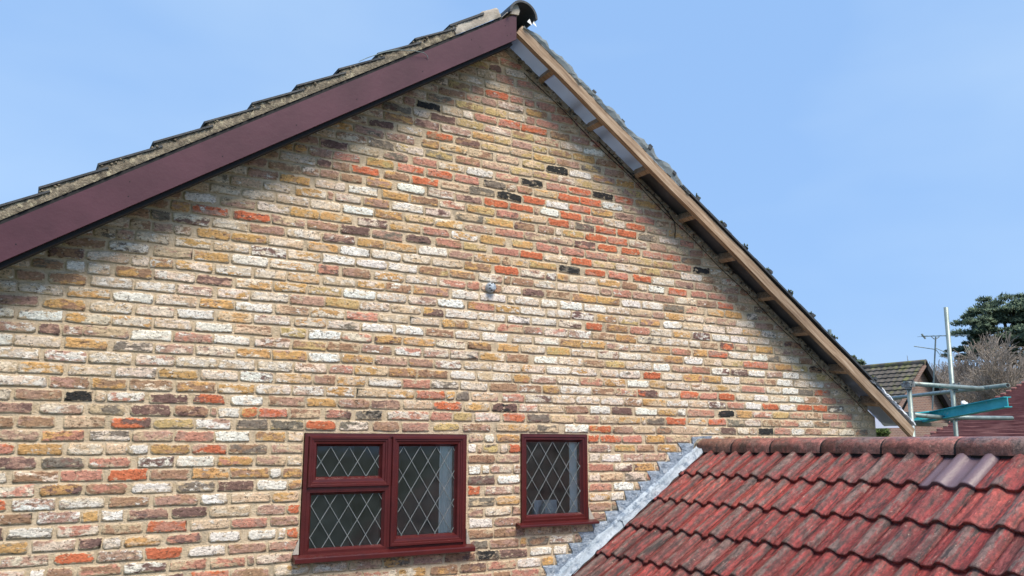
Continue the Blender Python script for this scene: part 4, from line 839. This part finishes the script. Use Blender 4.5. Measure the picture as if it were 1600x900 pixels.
# small moss
# lead flashing: cover strip lying beside the wall plus stepped pieces let into the joints
fl = thing('lead_flashing', 'stepped pale blue grey lead flashing where the red roof meets the brick wall', 'flashing')
def line(x): return -.326+.6515*(x-5.054)
segs = [5.06, 4.55, 4.20, 3.72, 3.25, 2.85]
for i, (xa, xb) in enumerate(zip(segs, segs[1:])):
    mb = MB(); n = 26; vs = []; fs = []; cs = [(-.004, .088), (-.016, .066), (-.034, .050), (-.060, .052), (-.088, .046), (-.104, .012)]
    o_ = .006*(i % 2)
    for q in range(n+1):
        x = xa+(xb-.05-xa)*q/n
        for j, (y, h) in enumerate(cs):
            v = Vector((x, y-o_, line(x)+h+o_)); v.z += noise.noise(Vector((x*11, j*.8, i)))*.016; v.y += noise.noise(Vector((x*14, j, 5+i)))*.010*(j > 1)
            vs.append(v)
    m_ = len(cs)
    for q in range(n):
        for j in range(m_-1): fs.append((q*m_+j, (q+1)*m_+j, (q+1)*m_+j+1, q*m_+j+1))
    mb.add(vs, fs); mb.build('cover_strip', M['lead'], fl, smooth=(i % 2 == 0))
for j in range(-2, -24, -1):
    zt = (j-.5)*.075                       # mortar joint
    if j == -2: continue
    xt = 5.054+(zt-.203+.326)/.6515        # tip on the stepping line
    x_up = xt+.118
    xa = 5.054+(zt+.326-.055)/.6515
    mb = MB(); dz = rnd(-.007, .007); xt += rnd(-.022, .014)
    zl = line(xt+.0)+.06
    # face: top edge in the joint, slanted left edge, follows the cover strip below
    pts = [(xt, zt+dz), (x_up+.045, zt+.002), (min(x_up+.20, 5.1), line(min(x_up+.20, 5.1))+.06), (xt+.02, line(xt+.02)+.06), (xt+rnd(.012, .04), zt-rnd(.045, .06))]
    n_ = len(pts); ctr = (sum(q[0] for q in pts)/n_, sum(q[1] for q in pts)/n_)
    yb = -.0125-(.0015 if j % 2 else 0)
    vs = [(x, yb-(rnd(.0, .004) if i > 1 else -.006 if i < 2 else 0), z) for i, (x, z) in enumerate(pts)]+[(ctr[0], yb-.007, ctr[1])]
    vs += [(x, .002, z) for x, z in pts]
    fs = [(i, (i+1) % n_, n_) for i in range(n_)]+[(i, n_+1+i, n_+1+(i+1) % n_, (i+1) % n_) for i in range(n_)]
    mb.add(vs, fs); mb.build('step_piece', M['lead_shaded'], fl)
mb = MB(); mb.prism([(4.985, -.205), (5.22, -.195), (5.20, -.222), (5.06, -.228), (5.04, -.30), (5.0, -.31), (4.99, -.26)], -.016, .0); mb.build('saddle', M['lead_shaded'], fl)
# ------------------------------------------------------------------ scaffold at the far corner of the house
sc = thing('scaffold', 'galvanised tube scaffold with couplers standing beyond the right corner of the house', 'scaffold')
def tube(p, q, r=.0242, par=sc, name='tube'):
    mb = MB(); mb.tube(p, q, r, 16); o = mb.build(name, M['galv'], par, smooth=False)
    for f in o.data.polygons: f.use_smooth = len(f.vertices) == 4
    # open ends read dark
    e = MB(); d = (Vector(q)-Vector(p)).normalized(); e.tube(Vector(q)+d*.0005, Vector(q)+d*.001, r*.8, 12); e.build('bore', M['black'], o)
    return o
def coupler(p, s=.042):
    p = Vector(p); mb = MB()
    mb.tube(p-Vector((0, 0, s)), p+Vector((0, 0, s)), .036, 8); mb.box((p.x-.045, p.y-.05, p.z-.022), (p.x+.045, p.y+.05, p.z+.022))
    mb.tube(p+Vector((-.02, -.07, .01)), p+Vector((-.02, .07, .01)), .008, 6); mb.tube(p+Vector((.045, -.03, -.02)), p+Vector((.045, -.03, .05)), .014, 6)
    mb.build('coupler', M['coupler'], sc)
tube((8.176, .075, GZ), (8.088, -.008, .368))
tube((9.62, .55, GZ), (8.921, .004, 1.263))
tube((8.045, .010, .372), (9.26, -.12, .350))
tube((10.60, 2.10, .372), (9.27, -.395, .372))
tube((8.09, .07, .052), (8.95, .08, .020)); tube((8.86, .10, .030), (10.02, .0, .040))
tube((8.2, .36, -.01), (9.0, .40, -.02), .022)
mb = MB(); mb.tube((8.234, .197, .09), (8.184, .086, .203), .012, 8); mb.build('brace', M['black'], sc)
for p_ in ((8.075, -.01, .352), (9.03, .06, .370), (8.13, .05, .03), (9.08, .14, .02)): coupler(p_)
mb = MB(); mb.box((8.15, .38, -.055), (9.35, .60, -.018)); mb.build('scaffold_plank', M['twig'], sc)
tl = MB()
a, b = Vector((8.95, .50, .055)), Vector((8.48, -.80, .185)); d = (b-a).normalized(); sd_ = Vector((0, 0, 1)).cross(d).normalized()
def beam(mb, a, b, w, z0, z1):
    vs = []
    for p_ in (a, b):
        for sx, z in ((-w, z0), (w, z0), (w, z1), (-w, z1)): vs.append(p_+sd_*sx+Vector((0, 0, z)))
    mb.add(vs, [(0, 1, 2, 3), (7, 6, 5, 4), (0, 4, 5, 1), (1, 5, 6, 2), (2, 6, 7, 3), (3, 7, 4, 0)])
tlo = thing('teal_beam', 'long teal painted beam laid across the scaffold tubes', 'beam')
for nm, w, z0, z1, off in (('flange', .045, .012, .020, 0), ('web', .006, -.075, .0118, 0), ('flange', .045, -.085, -.0752, 0)):
    mb = MB(); beam(mb, a, b, w, z0, z1); mb.build(nm, M['teal'], tlo)
tl2 = thing('teal_beam', 'second teal beam lying under and left of the long one on the scaffold', 'beam')
a, b = Vector((8.12, .26, .03)), Vector((9.05, .30, .10)); d = (b-a).normalized(); sd_ = Vector((0, 0, 1)).cross(d).normalized()
for nm, w, z0, z1 in (('flange', .04, .01, .018), ('web', .006, -.055, .0098), ('flange', .04, -.065, -.0552)):
    mb = MB(); beam(mb, a, b, w, z0, z1); mb.build(nm, M['teal'], tl2)
mb = MB(); c = Vector((9.0, -.05, .175))
vs = []; fs = []
for i in range(7):
    th = math.pi*i/6
    for j in range(10): ph = 2*math.pi*j/10; r = .032*(1+rnd(-.3, .3)); vs.append(c+Vector((r*1.5*math.sin(th)*math.cos(ph), r*math.sin(th)*math.sin(ph), r*math.cos(th))))
for i in range(6):
    for j in range(10): fs.append((i*10+j, (i+1)*10+j, (i+1)*10+(j+1) % 10, i*10+(j+1) % 10))
mb.add(vs, fs); tag(mb.build('plastic_bag', M['white'], None, smooth=True), 'small crumpled white bag caught on the scaffold behind the teal beam', 'bag')
pl_ = MB(); pl_.tube((9.24, 1.832, GZ), (9.24, 1.832, 1.247), .0242, 14); tag(pl_.build('scaffold_pole', M['galv'], None), 'upright tube whose top shows just above the bare right verge', 'pole')
# ------------------------------------------------------------------ neighbouring house with mossy roof
nh = thing('neighbour_house', 'brown brick neighbouring house with mossy grey tiles and black bargeboard', 'house')
YG = 16.; NX, NZ = 33.65, 3.234; nl, nr = math.radians(42), math.radians(50)
tl_, tr_ = math.tan(nl), math.tan(nr)
def fb_mat():
    m, nt, b, L = new_mat('brown_brickwork')
    g = N(nt, 'ShaderNodeNewGeometry'); mp = N(nt, 'ShaderNodeMapping'); mp.inputs['Rotation'].default_value = (math.radians(90), 0, 0); L(g.outputs['Position'], mp.inputs[0])
    br = N(nt, 'ShaderNodeTexBrick', i_Scale=1.); br.inputs['Color1'].default_value = (.27,.155,.115,1); br.inputs['Color2'].default_value = (.20,.12,.10,1); br.inputs['Mortar'].default_value = (.34,.28,.24,1)
    br.inputs['Brick Width'].default_value = .225; br.inputs['Row Height'].default_value = .075; br.inputs['Mortar Size'].default_value = .008
    L(mp.outputs[0], br.inputs['Vector']); L(br.outputs['Color'], b.inputs['Base Color']); b.inputs['Roughness'].default_value = .9; return m
M['far_brick'] = fb_mat()
mb = MB(); ex0, ex1 = NX-3.6, NX+3.6
mb.prism([(ex0, GZ), (ex1, GZ), (ex1, NZ-.25-3.6*tr_ if NZ-.25-3.6*tr_ > GZ else GZ+1), (NX, NZ-.12), (ex0, NZ-.12-3.6*tl_)], YG+.3, YG+.6)
mb.box((ex0, YG+.601, GZ), (ex0+.3, YG+12, NZ-.35-3.6*tl_)); mb.build('wall', M['far_brick'], nh)
# left slope in overlapping courses with rolled tiles
nt_ = MB(); g = .30; cl, sl_ = math.cos(nl), math.sin(nl); k = 0
while k*g < 5.4:
    s0, s1 = k*g, (k+1)*g+.04; n = 84
    vs = []
    for s, h in ((s0, .02), (s1, .075), (s1, .03)):
        for i in range(n+1):
            y = YG+.05+i*.145; b_ = .028 if i % 2 else 0
            vs.append((NX-s*cl-(h+b_)*sl_, y, NZ-s*sl_+(h+b_)*cl))
    nt_.add(vs, [(a*(n+1)+i, a*(n+1)+i+1, (a+1)*(n+1)+i+1, (a+1)*(n+1)+i) for a in range(2) for i in range(n)])
    k += 1
nt_.build('roof_tiling', M['far_tile'], nh, kind='stuff')
mb = MB(); mb.tube((NX, YG, NZ+.03), (NX, YG+12, NZ+.03), .13, 10); mb.build('ridge', M['far_tile'], nh)
mb = MB(); mb.prism([(NX, NZ+.06), (NX+3.2, NZ+.06-3.2*tr_), (NX+3.2, NZ-.34-3.2*tr_), (NX, NZ-.30)], YG-.06, YG+.12); mb.build('bargeboard', M['black'], nh)
mb = MB(); mb.prism([(NX, NZ-.001), (NX-4., NZ-4*tl_), (NX-4., NZ-.16-4*tl_), (NX, NZ-.16)], YG+.0, YG+.2995); mb.build('bargeboard', M['far_brick'], nh)
mb = MB(); mb.add([(NX, YG, NZ+.10), (NX+4, YG, NZ+.10-4*tr_), (NX+4, YG+12, NZ+.10-4*tr_), (NX, YG+12, NZ+.10)], [(0, 1, 2, 3)]); mb.build('roof_slope', M['far_tile'], nh)
# television aerial on its mast
ae_ = thing('tv_aerial', 'thin television aerial with two booms on a mast by the mossy roof', 'aerial')
def atd(x, y, d):                                        # design sketch of far things: bearing and distance
    return Vector((0, -5.3591, -.27296))+(fw+r2*((x-800)/F_PX)+u2*((450-y)/F_PX))*d
mb = MB(); mb.tube(atd(1457, 640, 24), atd(1462, 526, 24), .022, 6); mb.build('mast', M['galv'], ae_)
mb = MB(); mb.tube(atd(1440, 525.5, 24.3), atd(1515, 523.5, 23.2), .014, 6); bo = mb.build('boom', M['galv'], ae_)
mb = MB()
for i in range(7):
    c = atd(1441+i*11, 525.4-i*.25, 24.2-i*.15); mb.tube(c-Vector((.0, .16, .0)), c+Vector((0, .16, 0)), .006, 4)
mb.tube(atd(1440, 522, 24.3), atd(1446, 529, 24.3), .03, 6); mb.tube(atd(1455, 526, 24), atd(1460, 530, 24), .012, 5); mb.tube(atd(1468, 526, 24), atd(1462, 530, 24), .012, 5)
mb.build('element', M['galv'], bo)
mb = MB(); mb.tube(atd(1428, 541, 24.2), atd(1462, 546, 24), .012, 6); mb.tube(atd(1462, 544, 24), atd(1484, 553, 23.7), .012, 6); mb.tube(atd(1462, 546, 24), atd(1472, 558, 23.7), .012, 6); mb.build('boom', M['galv'], ae_)
# ------------------------------------------------------------------ red roofed house on the right
rh = thing('red_roofed_house', 'house with a long red plain tiled roof at the right edge behind the scaffold', 'house')
YV = 7.; ax0, az0 = 20.69, .3805; pr = math.radians(17.57); cp, sp = math.cos(pr), math.sin(pr)
mb = MB(); g = .105; n = 40; s = -3.2; k = 0; rc = random.Random(4)
while s < 8.5:
    vs = []; xo = .03*(k % 2)
    for ss, h in ((s+g*1.15, .004), (s, .036), (s, .0)):
        for i in range(n+1):
            y = YV-xo-i*.33; vs.append((ax0+ss*cp-h*sp, y, az0+ss*sp+h*cp+rc.uniform(-.004, .004)))
    mb.add(vs, [(a*(n+1)+i, a*(n+1)+i+1, (a+1)*(n+1)+i+1, (a+1)*(n+1)+i) for a in range(2) for i in range(n)]); s += g; k += 1
mb.build('roof_tiling', M['far_red_tile'], rh, kind='stuff')
mb = MB(); mb.prism([(ax0-3.2*cp+.4, GZ), (ax0+8.5*cp, GZ), (ax0+8.5*cp, az0+8.5*sp-.06), (ax0-3.2*cp+.4, az0-3.2*sp+.05)], YV-13.2, YV-.15); mb.build('wall', M['far_brick'], rh)
for i in range(40):
    s = -3.0+i*.29; mb = MB(); c = Vector((ax0+s*cp, YV, az0+s*sp+.02)); mb.tube(c+Vector((0, .05, 0)), c+Vector((0, -.06, .0)), .05, 6); mb.build('verge_tile', M['far_red_tile'], rh)
# ------------------------------------------------------------------ trees
def leaf_clump(mb, c, r, n, rg, size, flat=.7):
    for i in range(n):
        v = Vector((rg.gauss(0, 1), rg.gauss(0, 1), rg.gauss(0, 1)*flat)); v = v.normalized()*r*rg.random()**.45; v.z *= flat
        p = c+v; a = Vector((rg.uniform(-1, 1), rg.uniform(-1, 1), rg.uniform(-.4, 1))).normalized(); b = a.orthogonal().normalized(); s = size*rg.uniform(.5, 1.3)
        mb.add([p-b*s*.4, p+a*s+Vector((0, 0, s*.3)), p+b*s*.4], [(0, 1, 2)])
def branch(mb, p, d, L_, r, depth, rg, tips=None, up_=.08, spread=.55, nb=3, minr=.004, gravity=0.):
    steps = 3; q = p
    for i in range(steps):
        d2 = (d+Vector((rg.gauss(0, .13), rg.gauss(0, .13), rg.gauss(0, .10)+up_-gravity))).normalized()
        e = q+d2*L_/steps; r2_ = max(minr, r*(1-.18*(i+1)/steps*1.3)); mb.tube(q, e, r if i == 0 else r2_, 4 if depth < 3 else 3, r2_, cap=False)
        if depth > 0 and i > 0:
            for k in range(nb if i == steps-1 else nb-1):
                dd = (d2+Vector((rg.gauss(0, spread), rg.gauss(0, spread), rg.gauss(0, spread*.8)))).normalized()
                branch(mb, e, dd, L_*rg.uniform(.6, .82), r2_*.62, depth-1, rg, tips, up_, spread, nb, minr, gravity)
        q, d, r = e, d2, r2_
    if tips is not None and depth <= 1: tips.append(q)
def bare_tree(name, label, base, height, seed, depth=5, r=.16, nb=3, spread=.5, group=None, minr=.01):
    rg = random.Random(seed); t = thing(name, label, 'tree', group)
    b = Vector(base); tr = MB(); tr.tube(b, b+Vector((.1, 0, height*.28)), r*1.3, 8, r); tr.build('trunk', M['bark'], t)
    cr_ = MB(); branch(cr_, b+Vector((.1, 0, height*.28)), Vector((0, 0, 1)), height*.27, r*.9, depth, rg, None, .05, spread, nb, minr)
    cr_.build('branches', M['twig'], t); return t
def far(x, y, d):
    return atd(x, y, d)
bt = [(1487, 588, 52, 9.0, 'bare brown tree left of the thicket, just right of the tall scaffold pole'),
      (1515, 578, 44, 9.3, 'bare twiggy tree in front of the dark pine, above the teal beam'),
      (1553, 575, 42, 9.6, 'bare twiggy tree right of centre in the thicket above the red roof'),
      (1592, 568, 43, 10.2, 'bare twiggy tree at the right edge of the photo above the red roof'),
      (1640, 568, 46, 9.8, 'bare twiggy tree at the far right end of the thicket'),
      (1512, 612, 48, 7.6, 'low bare bush at the left foot of the thicket behind the teal beam'),
      (1570, 606, 45, 7.2, 'low bare bush behind the top of the red roof'),
      (1500, 572, 57, 9.0, 'farther bare tree filling the gap under the left part of the pine'),
      (1535, 566, 55, 9.0, 'farther bare tree standing under the middle of the pine'),
      (1580, 560, 56, 9.0, 'farther bare tree standing under the right half of the pine')]
for i, (x, y, d, h, lab) in enumerate(bt):
    p = far(x, y, d); bare_tree('bare_tree', lab, (p.x, p.y, GZ), p.z-GZ+.1, 20+i, 5, .16, 3, .55, 'bare trees behind the red roof', .014)
p = far(1398, 560, 60); bare_tree('bare_tree', 'small pale bare tree crown showing over the mossy ridge', (p.x, p.y, GZ), p.z-GZ-1.1, 77, 5, .15, 3, .55, None, .016)
def evergreen(label, clumps, base, seed, name='pine_tree', size=.20, mat='pine', n=1500, trunk_r=.4):
    rg = random.Random(seed); t = thing(name, label, 'tree'); b = Vector(base)
    tr = MB(); topc = max((c for c, r in clumps), key=lambda c: c.z); mid = Vector((b.x, b.y, b.z+(topc.z-b.z)*.55))
    tr.tube(b, mid, trunk_r, 8, trunk_r*.6, cap=False); tr.tube(mid, topc, trunk_r*.6, 6, .08, cap=False)
    for c, r in clumps: tr.tube(mid+(topc-mid)*rg.uniform(0, .7), c, .12, 5, .03, cap=False)
    tr.build('trunk', M['bark'], t)
    cr_ = MB()
    for c, r in clumps:
        for k in range(11):
            v = Vector((rg.gauss(0, .5), rg.gauss(0, .5), rg.gauss(0, .32)))*r*1.0; leaf_clump(cr_, c+v, r*rg.uniform(.26, .44), int(n/10*r), rg, size, .5)
    cr_.build('crown', M[mat], t); return t
P3 = [(1525, 510, 1.6), (1545, 492, 1.7), (1568, 482, 1.6), (1592, 477, 1.5), (1520, 530, 1.3), (1548, 520, 1.8), (1580, 505, 1.6), (1608, 492, 2.0), (1512, 548, 1.0), (1500, 552, .7), (1600, 530, 1.8), (1570, 540, 1.3), (1630, 500, 2.2), (1640, 535, 2.2), (1556, 503, 1.3), (1535, 548, .9), (1595, 555, 1.4)]
rgp = random.Random(11)
cl_ = [(far(x, y, 60+rgp.uniform(-2, 2)), r*1.0) for x, y, r in P3]
pb = far(1580, 600, 60); evergreen('tall dark green pine with a broken crown at the right edge', cl_, (pb.x, pb.y, GZ), 5)
cl_ = [(far(x, y, 58), r) for x, y, r in ((1338, 572, .8), (1352, 575, .7), (1326, 577, .8), (1364, 578, .4))]
pb = far(1340, 600, 58); evergreen('low green tree top just behind the left end of the mossy ridge', cl_, (pb.x, pb.y, GZ), 6, 'green_tree', .16, 'pine', 1200, .2)
cl_ = [(Vector((9.1, 1.6, -.36)), .16), (Vector((9.0, 1.7, -.45)), .2)]
t = thing('garden_shrub', 'small bright green shrub seen under the eaves beside the wall corner', 'shrub'); rg = random.Random(3)
mb = MB(); c = atd(1377, 677, 10.)
leaf_clump(mb, c, .10, 700, rg, .035, .8); leaf_clump(mb, c+Vector((.16, .1, -.10)), .12, 500, rg, .035, .8); mb.build('leaves', M['shrub'], t)
mb = MB(); mb.tube((c.x, c.y, GZ), (c.x, c.y, c.z), .05, 6, .01); mb.build('stem', M['bark'], t)
# ------------------------------------------------------------------ ground
mb = MB(); n = 24; R_ = 900
vs = []; fs = []
for i in range(n+1):
    for j in range(n+1): vs.append((-R_+2*R_*i/n, -R_+2*R_*j/n, GZ-.002))
for i in range(n):
    for j in range(n): a = i*(n+1)+j; fs.append((a, a+n+1, a+n+2, a+1))
mb.add(vs, fs); mb.build('ground', M['earth'], None, kind='structure')
